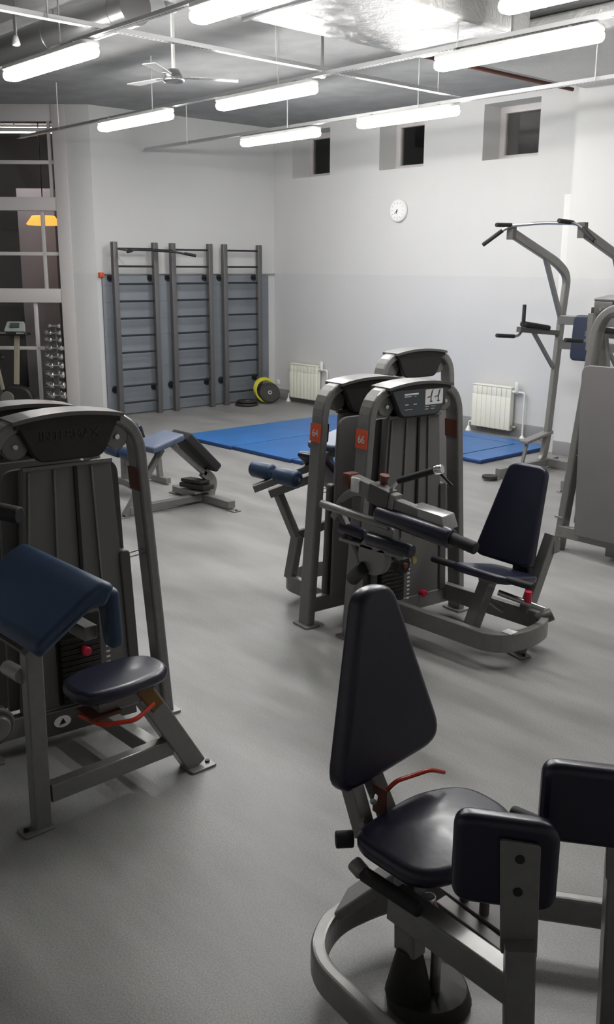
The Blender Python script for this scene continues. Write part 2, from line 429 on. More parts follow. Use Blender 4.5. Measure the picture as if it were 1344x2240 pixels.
# ------------------------------------------------------------------ ceiling: lamps, rails, ducts, fan
ZL = 3.35
LAMPS = [(-7.32, -6.05, 3.55, 'pendant fluorescent lamp at the left end of the nearest row, by the rail crossing'),
         (-7.32, -6.05, 5.55, 'pendant fluorescent lamp in the middle row beside the ceiling fan'),
         (-9.29, -8.02, 5.50, 'small looking fluorescent lamp in front of the wall bars'),
         (-7.25, -5.98, 7.26, 'fluorescent lamp hanging in front of the middle high window'),
         (-9.25, -7.95, 7.35, 'fluorescent lamp nearest the room corner by the first high window'),
         (-4.90, -3.62, 3.55, 'large bright fluorescent lamp cut by the top edge beside the foil duct'),
         (-4.82, -3.50, 5.60, 'bright fluorescent lamp over the foil ducts at upper right'),
         (-3.55, -2.2, 4.65, 'brightest fluorescent lamp cut by the top right edge'),
         (-2.2, -.93, 5.6, 'fluorescent lamp over the right side of the gym')]
def lamp(x0, x1, y, label):
    t = thing('ceiling_lamp', label, 'ceiling lamp', (x0, y, ZL), 0, 'fluorescent ceiling lamps')
    w, h = .065, .045
    b = MB(); b.slab([(x0, y-w, ZL), (x1, y-w, ZL), (x1, y+w, ZL), (x0, y+w, ZL)], (0, 0, .07), .06, .03, smooth=True); b.obj('diffuser', M_LIGHT, t)
    b = MB(); b.slab([(x0+.01, y-w-.005, ZL+.07), (x1-.01, y-w-.005, ZL+.07), (x1-.01, y+w+.005, ZL+.07), (x0+.01, y+w+.005, ZL+.07)], (0, 0, .03), .05, .005); b.obj('housing', M_WHITEM, t)
    for xx in (x0+.2, x1-.2):
        b = MB(); b.box((xx-.015, y-.05, ZL+.1), (xx+.015, y+.05, ZL+.112)); b.obj('bracket', M_STEEL, t)
for a in LAMPS: lamp(*a)
def rail(name, p, q, label):
    p = V(p); q = V(q); d = (q-p).normalized(); n = V((0, 0, 1)).cross(d)
    t = thing(name, label, 'rail', tuple(p), 0, 'perforated ceiling rails')
    b = MB(); b.beam([p, q], (0, 0, 1), .004, .05, 0, .001); b.obj('flange', M_RAIL, t)
    b = MB(); b.beam([p+n*.024+V((0, 0, .02)), q+n*.024+V((0, 0, .02))], (0, 0, 1), .04, .004, 0, .001); b.obj('web', M_RAIL, t)
    L = (q-p).length; k = 1.0
    while k < L:
        c = p+d*k
        h = MB(); h.rod(c, V((c.x, c.y, ZC)), .006, seg=8); h.obj('hanger_rod', M_WHITEM, t); k += 1.9
ZR = ZL+.115
rail('ceiling_rail', (-11.3, 3.55, ZR), (1.9, 3.55, ZR), 'perforated steel rail over the nearest lamp row')
rail('ceiling_rail', (-11.3, 5.55, ZR), (1.9, 5.55, ZR), 'perforated steel rail over the middle lamp row, behind the fan')
rail('ceiling_rail', (-11.3, 7.3, ZR), (1.9, 7.3, ZR), 'perforated steel rail crossing in front of the high windows')
rail('ceiling_rail', (-6.0, .3, ZR+.045), (-6.0, 7.3, ZR+.045), 'perforated steel rail running lengthwise across the lamp rows')
# foil ducts
t = thing('ventilation_duct', 'flat silver foil wrapped duct under the ceiling at upper right', 'duct', (-5.5, 3, 3.62), 0, 'foil wrapped ducts')
b = MB(); b.box((-5.53, 2.2, 3.62), (-4.5, 6.25, 3.93), .03); b.obj('duct_body', M_FOIL, t)
for yy in (2.6, 4.4, 6.0):
    b = MB(); b.box((-5.54, yy, 3.61), (-4.49, yy+.03, 3.94), .002); b.obj('strap', M_STEEL, t)
    for xx in (-5.54, -4.49):
        b = MB(); b.rod((xx, yy+.015, 3.9), (xx, yy+.015, ZC), .006, seg=8); b.obj('hanger_rod', M_STEEL, t)
t = thing('ventilation_duct', 'flat foil duct against the column near the third high window', 'duct', (-5.6, 6.9, 3.7), 0, 'foil wrapped ducts')
b = MB(); b.box((-5.75, 6.9, 3.74), (-3.4, 8.95, 3.93), .03); b.obj('duct_body', M_FOIL, t)
for xx in (-5.6, -3.6):
    b = MB(); b.rod((xx, 7.5, 3.9), (xx, 7.5, ZC), .006, seg=8); b.obj('hanger_rod', M_STEEL, t)
t = thing('ventilation_duct', 'round grey steel duct crossing the ceiling at upper left', 'duct', (-7.6, 4.2, 3.7), 0, 'foil wrapped ducts')
b = MB(); b.rod((-9.2, 4.05, 3.78), (-6.3, 4.05, 3.78), .13, seg=28); b.obj('duct_body', M_STEEL, t)
for xx in (-8.8, -7.5, -6.5):
    b = MB(); b.rod((xx-.015, 4.05, 3.78), (xx+.015, 4.05, 3.78), .135, seg=28); b.rod((xx, 4.05, 3.8), (xx, 4.05, ZC), .006, seg=8); b.obj('strap', M_STEEL, t)
b = MB(); b.pipe([(-6.25, 1.0, 3.86), (-6.25, 9.5, 3.86)], .02, 0); b.rod((-6.25, 4.9, 3.86), (-6.25, 4.9, ZC), .006, seg=8)
one('sprinkler_pipe', b, M_BRICKR, 'thin dark red pipe running under the ceiling', 'pipe')
def bulb(p, label):
    t = thing('pendant_bulb', label, 'light fitting', p, 0, 'small bulb fittings')
    p = V(p)
    b = MB(); b.rod(p, p+V((0, 0, .07)), .03, .018, 16, .012); b.obj('bulb', M_WHITEM, t)
    b = MB(); b.rod(p+V((0, 0, .07)), (p.x, p.y, ZC), .012, .012, 10); b.obj('stem', M_STEEL, t)
bulb((-6.9, 3.42, 3.52), 'small white bulb fitting above the left lamp end')
bulb((-6.18, 5.75, 3.5), 'small white bulb fitting above the middle lamp end')
# ceiling fan
fx, fy, fz = -6.62, 4.58, 3.42
t = thing('ceiling_fan', 'white three-bladed ceiling fan hanging between the lamp rows', 'ceiling fan', (fx, fy, fz))
b = MB(); b.rod((fx, fy, fz+.05), (fx, fy, ZC), .014, seg=12); b.obj('down_rod', M_WHITEM, t)
b = MB(); b.rod((fx, fy, fz-.04), (fx, fy, fz+.06), .085, .05, 28, .02); b.obj('motor', M_STEEL, t)
b = MB(); b.rod((fx, fy, ZC-.08), (fx, fy, ZC), .035, .06, 20); b.obj('canopy', M_WHITEM, t)
for a in (math.radians(65), math.radians(185), math.radians(305)):
    d = V((math.cos(a), math.sin(a), 0)); n = V((-d.y, d.x, 0)); c = V((fx, fy, fz))
    b = MB(); b.slab([c+d*.12-n*.035, c+d*.5-n*.06, c+d*.53+n*.06, c+d*.12+n*.035], (0, 0, .006), .02, .002)
    bl = b.obj('blade', M_WHITEM, t)
    b = MB(); b.slab([c+d*.06-n*.015-V((0, 0, .004)), c+d*.2-n*.015-V((0, 0, .004)), c+d*.2+n*.015-V((0, 0, .004)), c+d*.06+n*.015-V((0, 0, .004))], (0, 0, .004)); b.obj('blade_arm', M_STEEL, bl)

# ------------------------------------------------------------------ clock
cx, cz, cr = -8.815, 2.715, .145
t = thing('wall_clock', 'round white wall clock with small dark hands on the plain wall', 'clock', (cx, YC, cz-cr))
b = MB(); b.rod((cx, YC-.045, cz), (cx, YC, cz), cr, cr, 48, .012); b.obj('case', M_WHITEM, t)
b = MB(); b.rod((cx, YC-.048, cz), (cx, YC-.044, cz), cr*.8, cr*.8, 48); b.obj('dial', M_CLOCK, t)
for k in range(12):
    a = k*math.pi/6; d = V((math.sin(a), 0, math.cos(a))); n = V((d.z, 0, -d.x)); c = V((cx, YC-.05, cz))
    b = MB(); L0 = cr*(.62 if k % 3 else .56)
    b.slab([c+d*L0-n*.002, c+d*cr*.72-n*.002, c+d*cr*.72+n*.002, c+d*L0+n*.002], (0, .003, 0)); b.obj('hour_mark', M_CONSL, t)
for a, L, w, nm in ((3.35, .045, .006, 'hour_hand'), (4.0, .06, .0045, 'minute_hand')):
    d = V((math.sin(a), 0, math.cos(a))); n = V((d.z, 0, -d.x)); c = V((cx, YC-.055, cz))
    b = MB(); b.slab([c-d*.012-n*w, c+d*L-n*w*.5, c+d*L+n*w*.5, c-d*.012+n*w], (0, .002, 0)); b.obj(nm, M_BLACK, t)

# ------------------------------------------------------------------ radiators
def radiator(x0, x1, z0, z1, label, floor_pipe=True):
    t = thing('radiator', label, 'radiator', ((x0+x1)/2, YC, 0), 0, 'cream panel radiators')
    n = 8; w = (x1-x0)/n; y1 = YC-.04; y0 = YC-.13
    for i in range(n):
        b = MB(); a = x0+i*w
        b.box((a+.0015, y0, z0+.01), (a+w-.0015, y0+.025, z1-.12), .003)
        b.box((a+.012, y0+.02, z0), (a+w-.012, y1, z1), .006)
        b.box((a+.003, y0+.005, z1-.12), (a+w-.003, y0+.03, z1-.01), .004)
        b.obj('section', M_CREAM, t)
    b = MB(); b.box((x0, y0-.002, z1-.012), (x1, y1, z1+.006), .005); b.obj('top_grille', M_CREAM, t)
    for zz in (z1-.05, z0+.05):
        b = MB(); b.rod((x1-.01, YC-.085, zz), (x1+.07, YC-.085, zz), .018, seg=14); b.obj('valve', M_WHITEM if zz > .3 else M_STEEL, t)
    b = MB(); b.rod((x1+.05, YC-.085, z1-.05), (x1+.05, YC-.085, z1+.07), .028, .024, 16, .006); b.obj('thermostat_knob', M_WHITEM, t)
    b = MB(); b.pipe([(x1+.06, YC-.085, z1-.05), (x1+.15, YC-.06, z1-.05), (x1+.15, YC-.06, 0)], .011, .04); b.rod((x1+.15, YC-.06, 0), (x1+.15, YC-.06, .03), .035, .015, 16); b.obj('supply_pipe', M_WHITEM, t)
    b = MB(); b.pipe([(x0+.01, YC-.085, z0+.05), (x0-.07, YC-.085, z0+.05), (x0-.07, YC-.085, 0)], .011, .03); b.rod((x0-.07, YC-.085, 0), (x0-.07, YC-.085, .06), .04, .012, 16); b.obj('return_pipe', M_WHITEM, t)
radiator(-10.86, -10.25, .07, .585, 'cream radiator left, behind the blue mats near the room corner')
radiator(-7.38, -6.80, .07, .60, 'cream radiator right, between the machines and the dip station')
b = MB(); b.box((-11.30, YC-.012, .22), (-11.24, YC, .29), .003); one('wall_socket', b, M_WHITEM, 'small white wall socket low beside the room corner', 'socket')

# ------------------------------------------------------------------ wall bars and wall panel
t = thing('wall_padding', 'blue grey padded panel hung on the wall behind the wall bars', 'wall panel', (XB, 8.0, 0))
b = MB(); b.box((XB+.002, 6.62, .01), (XB+.03, 9.47, 1.87), .008); b.obj('panel_board', M_PANEL, t)
b = MB(); b.pipe([(XB+.04, 6.6, 1.885), (XB+.04, 9.58, 1.885)], .008); b.obj('hanging_rod', M_STEEL, t)
b = MB(); b.box((XB, 6.575, 1.85), (XB+.05, 6.64, 1.91), .006); b.obj('red_light_bracket', M_ORANGE, t)  # orange-red block stands in for a small glowing red light
for k in range(8):
    b = MB(); zz = .2+k*.22; b.box((XB+.03, 6.64, zz), (XB+.034, 9.45, zz+.012)); b.obj('seam_strip', M_PANEL, t)
def wall_bars(y0, y1, label):
    t = thing('wall_bars', label, 'wall bars', (-11.2, (y0+y1)/2, 0), 0, 'steel wall bars')
    X = -11.2
    for yy in (y0, y1):
        b = MB(); b.box((X-.035, yy-.035, 0), (X+.035, yy+.035, 2.30), .006); b.obj('post', M_BARS, t)
        for zz in (1.84, .36):
            b = MB(); b.rod((XB+.03, yy, zz), (X-.03, yy, zz), .022, seg=14); b.rod((XB+.03, yy, zz), (XB+.045, yy, zz), .05, seg=20); b.obj('wall_mount', M_RUNG, t)
    for k in range(10):
        zz = .185+k*.2255
        b = MB(); b.rod((X, y0+.03, zz), (X, y1-.03, zz), .0135, seg=14); b.obj('rung', M_RUNG, t)
wall_bars(6.735, 7.36, 'leftmost of the three grey steel wall bar ladders')
wall_bars(7.645, 8.275, 'middle grey steel wall bar ladder')
wall_bars(8.535, 9.175, 'rightmost grey steel wall bar ladder beside the room corner')
t = thing('pull_up_bar', 'dark pull-up bar hooked across the left and middle wall bars', 'pull-up bar', (-10.95, 7.1, 2.17))
b = MB(); b.pipe([(-10.75, 6.66, 2.17), (-10.95, 6.9, 2.20), (-10.98, 7.45, 2.19), (-10.75, 7.72, 2.13)], .014, .08); b.obj('bar', M_RUNG, t)
for p, q in (((-10.75, 6.66, 2.17), (-10.86, 6.79, 2.185)), ((-10.75, 7.72, 2.13), (-10.85, 7.60, 2.16)), ((-10.98, 7.2, 2.196), (-10.98, 7.5, 2.19))):
    b = MB(); b.rod(p, q, .02, seg=14, bev=.004); b.obj('foam_grip', M_FOAM, t)
for yy in (6.78, 7.33):
    b = MB(); b.beam([(-11.16, yy, 2.21), (-10.97, yy, 2.195)], (0, 0, 1), .03, .02); b.obj('hook_arm', M_BARS, t)
# weight plates and hose coil in the corner
def ring(mb, c, ax, R, r, seg=40, ss=10):
    c = V(c); ax = V(ax).normalized(); a = V((0, 0, 1)) if abs(ax.z) < .9 else V((1, 0, 0)); u = ax.cross(a).normalized(); w = ax.cross(u)
    vs = []; fs = []
    for i in range(seg):
        th = 2*math.pi*i/seg; d = u*math.cos(th)+w*math.sin(th)
        for j in range(ss):
            ph = 2*math.pi*j/ss; vs.append(c+d*(R+r*math.cos(ph))+ax*r*math.sin(ph))
    for i in range(seg):
        for j in range(ss): fs.append((i*ss+j, ((i+1) % seg)*ss+j, ((i+1) % seg)*ss+(j+1) % ss, i*ss+(j+1) % ss))
    mb.add(vs, fs, True)
def plate(c, ax, R, th, m, label, group=None):
    c = V(c); ax = V(ax).normalized()
    t = thing('weight_plate', label, 'weight plate', (c.x, c.y, max(0, c.z-R*math.sqrt(max(0, 1-ax.z*ax.z)))), 0, group)
    b = MB(); b.rod(c-ax*th/2, c+ax*th/2, R*.93, R*.93, 40); ring(b, c, ax, R*.9, th*.7); b.obj('disc', m, t)
    b = MB(); b.rod(c-ax*(th/2+.004), c+ax*(th/2+.004), R*.22, R*.22, 24, .003); b.obj('hub', M_STEEL, t)
    b = MB(); b.rod(c-ax*(th/2+.006), c+ax*(th/2+.006), R*.1, R*.1, 16); b.obj('bore', M_BLACK, t)
plate((-10.98, 8.74, .021), (0, 0, 1), .17, .03, M_RUBBER, 'black weight plate lying at the foot of the right wall bars, bottom one', 'weight plates by the corner')
plate((-10.98, 8.75, .062), (.0, .0, 1), .15, .026, M_RUBBER, 'black weight plate lying on top of another at the wall bars', 'weight plates by the corner')
plate((-10.90, 9.12, .165), (.86, -.35, .36), .15, .034, M_RUBBER, 'dark weight plate leaning in the yellow hose coil', 'weight plates by the corner')
b = MB()
for k in range(5): ring(b, (-10.96-.02*k, 9.10+.008*k, .19+.004*k), (.86, -.25, .2), .165-.006*(k % 2), .014)
one('hose_coil', b, M_YELLOW, 'coil of yellow hose standing in the room corner', 'hose', loc=(-10.98, 9.1, .0))

# ------------------------------------------------------------------ blue mats
def gym_mat(x0, x1, y0, y1, label):
    t = thing('gym_mat', label, 'gym mat', ((x0+x1)/2, (y0+y1)/2, 0), 0, 'blue gym mats on the floor')
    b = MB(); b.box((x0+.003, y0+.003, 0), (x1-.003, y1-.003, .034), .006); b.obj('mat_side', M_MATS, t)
    b = MB(); b.box((x0+.008, y0+.008, .034), (x1-.008, y1-.008, .042), .004); b.obj('mat_top', M_MAT, t)
gym_mat(-9.33, -8.34, 6.40, 8.95, 'leftmost blue mat nearest the wall bars')
gym_mat(-8.335, -7.345, 6.42, 8.98, 'second blue mat from the left, behind the roller pads')
gym_mat(-7.34, -6.35, 6.44, 8.98, 'blue mat reaching to the right behind the middle machines')
gym_mat(-7.30, -6.34, 8.985, 9.25, 'narrow blue mat strip in front of the right radiator')
gym_mat(-6.345, -6.0, 7.9, 9.2, 'blue mat end beside the dip station step')

# ------------------------------------------------------------------ selectorised towers
BRAND = 'INTERMAX'
class Frame:
    def __init__(s, c, a, flip=False):
        s.c = V(c); s.ey = V((math.sin(a), math.cos(a), 0)); s.ex = V((math.cos(a), -math.sin(a), 0))
        if flip: s.ex = -s.ex; s.ey = -s.ey
    def __call__(s, x, y, z): return s.c+s.ex*x+s.ey*y+V((0, 0, z))
AT = math.radians(6.26)
Zw = Vector((0, 0, 1))
def tower(root, T, top=1.37, hw0=.41, hw1=.325, zs=1.15, number=None, numside=-1, placard=False, fluted=True, pin=None, backplate=True, facetext=True, stackz=(.16, .50), stacky=(-.24, -.05), numy=-.045):
    ex, ey = T.ex, T.ey; Z = V((0, 0, 1))
    ht = hw1-(hw0-hw1)*(top-zs)/zs
    pts = [T(0, -hw0, .01), T(0, -ht, top), T(0, ht, top), T(0, hw0, .01)]
    b = MB(); b.beam(pts, ex, .10, .05, .17, .012); arch = b.obj('frame_arch', M_METAL, root)
    for s in (-1, 1):
        b = MB(); b.slab([T(-.07, s*hw0-.05, 0), T(.07, s*hw0-.05, 0), T(.07, s*hw0+.05, 0), T(-.07, s*hw0+.05, 0)], Z*.012, .01, .002); b.obj('foot_plate', M_METAL, root)
    b = MB(); b.beam([T(0, -hw0+.02, .12), T(0, hw0-.02, .12)], Z, .09, .05); b.obj('cross_bar', M_METAL, root)
    # console: two trapezoid covers under one curved rim
    zc = top-.16
    for side in (1, -1):
        o2 = [T(side*.030, yy, zz) for yy, zz in [(-.222, top+.008), (.222, top+.008), (.142, zc), (-.142, zc)]]
        b = MB(); b.slab(o2, ex*side*.035, [.01, .01, .045, .045], .010); cons = b.obj('console' if side == 1 else 'console_back', M_CONS, root)
        if side == 1: cfront = cons
        else: cback = cons
    n = 12; a = []; bb = []
    for i in range(n+1):
        yy = -.232+.464*i/n; zz = top+.014+.024*(1-(yy/.232)**2)
        a.append(T(.078, yy, zz)); bb.append(T(-.078, yy, zz))
    b = MB(); k = n+1
    vs = a+bb+[v-Zw*.016 for v in a]+[v-Zw*.016 for v in bb]; fs = []
    for i in range(n):
        fs += [(i, i+1, k+i+1, k+i), (2*k+i+1, 2*k+i, 3*k+i, 3*k+i+1), (2*k+i, 2*k+i+1, i+1, i), (k+i, k+i+1, 3*k+i+1, 3*k+i)]
    fs += [(0, k, 3*k, 2*k), (n, 2*k+n, 3*k+n, k+n)]
    b.add(vs, fs); b.obj('console_rim', M_LIP, root)
    for side, par in ((1, cfront), (-1, cback)):
        vs = []; fs = []
        for i in range(n+1):
            yy = -.22+.44*i/n; zz = top+.004+.024*(1-(yy/.232)**2)
            for xx, z2 in ((.066, top-.02), (.072, zz), (.03, zz), (.03, top-.02)): vs.append(T(side*xx, yy, z2))
        for i in range(n):
            p = i*4
            for q in range(4): fs.append((p+q, p+(q+1) % 4, p+4+(q+1) % 4, p+4+q))
        fs += [(0, 1, 2, 3), (n*4, n*4+3, n*4+2, n*4+1)]
        b = MB(); b.add(vs, fs); b.obj('console_brow', M_CONS, par)
    if facetext:
        text('embossed_lettering', BRAND, .052, T(.0665, 0, top-.055) if not placard else T(-.0665, 0, top-.055), ey if not placard else -ey, Z, mat_emb, cback if placard else cfront, .0015)
        if not placard: pass
    if placard:
        xo = .0652
        b = MB(); b.slab([T(xo, -.205, top-.008), T(xo, .205, top-.008), T(xo, .132, zc+.012), T(xo, -.132, zc+.012)], ex*.003, [.01, .01, .03, .03], .001); face = b.obj('face_panel', M_CONSL, cfront)
        b = MB(); b.slab([T(xo+.003, .03, top-.012), T(xo+.003, .16, top-.012), T(xo+.003, .16, top-.095), T(xo+.003, .03, top-.095)], ex*.001, .006, 0); pl = b.obj('instruction_card', M_WHITE, cfront)
        for yy in (.068, .122):
            b = MB(); x1 = xo+.0045
            for pp, w in (([(-.022, -.055), (.004, -.05)], .006), ([(.004, -.05), (.012, -.022)], .009), ([(.012, -.022), (.018, -.014)], .006), ([(.004, -.05), (.004, -.078)], .007), ([(-.004, -.078), (.014, -.078)], .006)):
                b.beam([T(x1, yy+pp[0][0], top+pp[0][1]), T(x1, yy+pp[1][0], top+pp[1][1])], ex, .001, w, 0, .0003)
            b.obj('figure_drawing', M_CONSL, pl)
        for y0, y1, z0, w in ((-.12, -.02, -.03, .009), (-.12, -.07, -.042, .004), (-.05, -.035, -.042, .003), (-.115, -.09, -.085, .004), (-.055, -.03, -.085, .004), (.03, .06, -.105, .0025), (.075, .11, -.105, .0025), (.03, .055, -.118, .003), (.075, .1, -.118, .0025), (-.115, -.06, -.112, .002)):
            b = MB(); b.beam([T(xo+.0036, y0, top+z0), T(xo+.0036, y1, top+z0)], ex, .001, w, 0, .0003); b.obj('printed_line', M_WHITE, face)
    # pulleys seen beside the console
    for s in (-1, 1):
        b = MB(); b.rod(T(-.012, s*.215, top-.09), T(.03, s*.215, top-.09), .055, .055, 28, .006); b.obj('pulley_wheel', M_METAL, root)
        b = MB(); b.rod(T(.03, s*.215, top-.09), T(.042, s*.215, top-.09), .012, .012, 14, .002); b.obj('pulley_bolt', M_CHROME, root)
    if fluted:
        def hwz(z): return .19+(1.21-z)*.065
        b = MB(); b.slab([T(-.03, -.19, 1.21), T(-.03, .19, 1.21), T(-.03, .258, .15), T(-.03, -.258, .15)], ex*.05, [.012, .012, .01, .01], .006); sh = b.obj('shroud', M_SHROUD, root)
        for yy in (-.165, -.06, .10):
            b = MB(); b.beam([T(.026, yy, 1.20), T(.026, yy*1.25, stackz[1]+.03)], ex, .008, .009, 0, .002); b.obj('shroud_rib', M_METAL, sh)
        b = MB(); b.beam([T(.024, .03, 1.205), T(.024, .035, stackz[1]+.03)], ex, .01, .016, 0, .002); b.obj('cable_slot', M_BLACK, sh)
        b = MB(); b.beam([T(.024, -.19, 1.215), T(.024, .19, 1.215)], ex, .02, .016, 0, .003); b.obj('shroud_cap', M_METAL, sh)
        ya, yb, za, zb = stacky[0], stacky[1], stackz[0], stackz[1]
        b = MB(); b.slab([T(.018, ya, zb), T(.018, yb, zb), T(.018, yb, za), T(.018, ya, za)], ex*.006, .01, .001); op = b.obj('stack_window', M_BLACK, root)
        k = 0; zz = za+.01
        while zz < zb-.10:
            b = MB(); b.slab([T(.024, ya+.012, zz), T(.024, yb-.012, zz), T(.05, yb-.012, zz), T(.05, ya+.012, zz)], Zw*.021, .004, .002); b.obj('weight_slab', M_STACK, op); zz += .0245
        b = MB(); zz = za+.015
        while zz < zb-.06:
            b.beam([T(.054, numy, zz), T(.054, numy+.018, zz)], ex, .002, .008, 0, .0004); zz += .0245
        b.obj('weight_numbers', M_WHITE, op)
    # narrow side guard between shroud and post
    b = MB(); b.slab([T(-.02, .205, .81), T(-.02, .255, .81), T(-.02, .285, .16), T(-.02, .235, .16)], ex*.05, [.02, .02, .004, .004], .006); b.obj('side_guard', M_METALD, root)
    if backplate:
        b = MB(); b.slab([T(-.06, -.255, 1.20), T(-.06, .255, 1.20), T(-.06, .29, .16), T(-.06, -.29, .16)], -ex*.02, [.07, .07, .01, .01], .004); b.obj('back_shroud', M_PLATE, root)
    if pin:
        b = MB(); p = T(*pin); b.rod(p, p+ex*.045, .015, .021, 20, .006); pk = b.obj('selector_pin', M_PINK, root)
    b = MB()
    for dz in (0, .02): b.pipe([T(.0, .24, .765+dz), T(.0, .34, .775+dz)], .003, seg=6)
    b.obj('cable_guide', M_STEEL, root)
    zi0, zi1 = 1.065, 1.165
    yi = lambda z: (hw1+(hw0-hw1)*(zs-z)/zs)-.0268
    b = MB(); b.slab([T(-.048, yi(zi0), zi0), T(.048, yi(zi0), zi0), T(.048, yi(zi1), zi1), T(-.048, yi(zi1), zi1)], -ey*.0015); b.obj('shaded_inner_label', M_BRICKR, root)  # orange label coloured dark red-brown, shade put into its colour
    if number:
        s = numside; yo = lambda z: s*(hw1+(hw0-hw1)*(zs-z)/zs)+s*.0265
        z0, z1 = 1.065, 1.165
        b = MB(); b.slab([T(-.048, yo(z0), z0), T(.048, yo(z0), z0), T(.048, yo(z1), z1), T(-.048, yo(z1), z1)], ey*s*.002); lb = b.obj('number_label', M_ORANGE, root)
        rgt = ex if s*1 < 0 and T.ex.x > 0 else -ex
        zc_ = (z0+z1)/2
        text('number_digits', number, .058, T(0, yo(zc_)+s*.0035, zc_-.004), rgt, Z, M_WHITE, lb, .0008, off=.0007)
    return arch
mat_emb = mat('embossed_dark_lettering', (.035, .03, .028), .4)

def foot(root, p, d=(1, 0, 0)):
    p = V(p); d = V(d).normalized(); n = V((-d.y, d.x, 0))
    b = MB(); b.slab([p-d*.06-n*.04, p+d*.06-n*.04, p+d*.06+n*.04, p-d*.06+n*.04], V((0, 0, .01)), .01, .002); f = b.obj('foot_plate', M_METAL, root)
    b = MB(); c = p+d*.04+V((0, 0, .01)); b.rod(c, c+V((0, 0, .008)), .01, seg=12); b.obj('floor_bolt', M_BLACK, f)
Zv = V((0, 0, 1))
def beamp(root, name, pts, n, wn, wb, m=None, fillet=0.0, rr=.006):
    b = MB(); b.beam(pts, n, wn, wb, fillet, rr); return b.obj(name, m or M_METAL, root)
def rodp(root, name, p, q, r, m=None, r2=None, bev=0.0, seg=20):
    b = MB(); b.rod(p, q, r, r2, seg, bev); return b.obj(name, m or M_METAL, root)
def padp(root, name, out, ext, m=None, rc=.05, re=.02, crown=.006):
    b = MB(); b.slab(out, ext, rc, re, crown); return b.obj(name, m or M_VINYL, root)
def boxp(root, name, a, c, m=None, bev=.004):
    b = MB(); b.box(a, c, bev); return b.obj(name, m or M_METAL, root)

# ---- machine numbered 66: leg extension
c66 = (-3.443, 3.90, 0)
T66 = Frame(c66, AT)
R66 = thing('leg_extension_machine', 'grey leg machine with orange 66 label and instruction card on its console', 'gym machine', c66)
tower(R66, T66, number='66', placard=True, pin=(.02, .09, .175))
# base loop
beamp(R66, 'base_loop', [(-3.42, 3.74, .14), (-2.68, 3.74, .14), (-2.62, 3.98, .14), (-2.68, 4.20, .14), (-3.40, 4.20, .14)], Zv, .10, .045, fillet=.14)
for p, d in (((-2.72, 4.0, 0), (1, -.3, 0)),):
    foot(R66, p, d)
    beamp(R66, 'base_leg', [(-2.70, 4.03, .10), (-2.73, 4.01, .01)], (1, .3, 0), .07, .02)
boxp(R66, 'white_sticker', (-2.70, 3.80, .191), (-2.64, 3.86, .193), M_WHITE, 0)
beamp(R66, 'seat_post', [(-2.93, 3.84, .12), (-2.92, 3.97, .38)], (1, 0, 0), .07, .07)
beamp(R66, 'seat_brace', [(-2.93, 4.12, .17), (-2.93, 3.93, .30)], (1, 0, 0), .03, .03)
beamp(R66, 'rear_upright', [(-2.83, 4.20, .16), (-2.80, 4.36, .58)], (1, 0, 0), .06, .07)
s = padp(R66, 'seat', [(-3.09, 3.83, .425), (-2.72, 3.83, .425), (-2.75, 4.20, .345), (-3.06, 4.20, .345)], V((0, .2, 1)).normalized()*.045, M_VINYL, .07, .02, .004)
beamp(R66, 'seat_bracket', [(-2.90, 3.92, .395), (-2.90, 4.26, .325)], Zv, .03, .10)
for x0, x1, z in ((-3.24, -3.08, .44), (-2.74, -2.58, .445)):
    rodp(R66, 'side_grip', (x0, 3.88, z), (x1, 3.88, z), .019, M_FOAM, bev=.004)
# back pad
padp(R66, 'backrest', [(-3.19, 4.16, .43), (-2.80, 4.16, .42), (-2.83, 4.30, .965), (-3.07, 4.30, .965)], V((0, 1, -.25)).normalized()*.06, M_VINYL, [.07, .05, .06, .06], .02, 0)
boxp(R66, 'backrest_bracket', (-2.97, 4.25, .33), (-2.87, 4.33, .60), M_BLACK)
boxp(R66, 'adjuster_block', (-2.82, 4.34, .48), (-2.77, 4.40, .56), M_METAL)
g = rodp(R66, 'gas_spring', (-2.86, 3.98, .32), (-2.62, 4.06, .27), .016, M_STEEL)
rodp(R66, 'adjuster_knob', (-2.70, 4.02, .30), (-2.70, 4.02, .36), .02, M_PINK, bev=.004)
rodp(R66, 'spring_end', (-2.72, 4.14, .16), (-2.66, 4.20, .20), .035, M_METALD, bev=.006)
# leg mechanism (pivots about a bar running across)
rodp(R66, 'pivot_tube', (-3.648, 3.420, 0.751), (-3.125, 3.401, 0.732), .022, M_METAL)
b = MB(); b.slab([(-3.325, 3.392, 0.736), (-3.097, 3.392, 0.727), (-3.116, 3.392, 0.632), (-3.230, 3.392, 0.575)], V((0, .02, 0)), .02, .003); b.obj('pivot_gusset', M_METAL, R66)
rodp(R66, 'lower_leg_roller', (-3.515, 3.439, 0.641), (-3.325, 3.439, 0.637), .034, M_VINYL, bev=.01)
rodp(R66, 'lower_leg_roller', (-3.268, 3.392, 0.646), (-2.964, 3.392, 0.641), .036, M_VINYL, bev=.012)
b = MB(); b.rod((-3.249, 3.401, 0.546), (-3.249, 3.448, 0.546), .10, .10, 32, .004); b.obj('cam_disc', M_METAL, R66)
boxp(R66, 'roller_tray', (-3.496, 3.401, 0.580), (-3.030, 3.477, 0.599), M_METAL, .003)
beamp(R66, 'lever_arm', [(-3.382, 3.401, 0.917), (-3.078, 3.401, 0.865)], Zv, .085, .06, M_METAL)
beamp(R66, 'lever_sleeve', [(-3.249, 3.401, 0.896), (-3.116, 3.401, 0.871)], Zv, .10, .07, M_METALD)
b = MB(); b.box((-3.372, 3.363, 0.879), (-3.316, 3.371, 0.955), .002); b.obj('white_sticker', M_WHITE, R66)
boxp(R66, 'lever_end_cap', (-3.439, 3.368, 0.889), (-3.391, 3.439, 0.965), M_BRICKR)
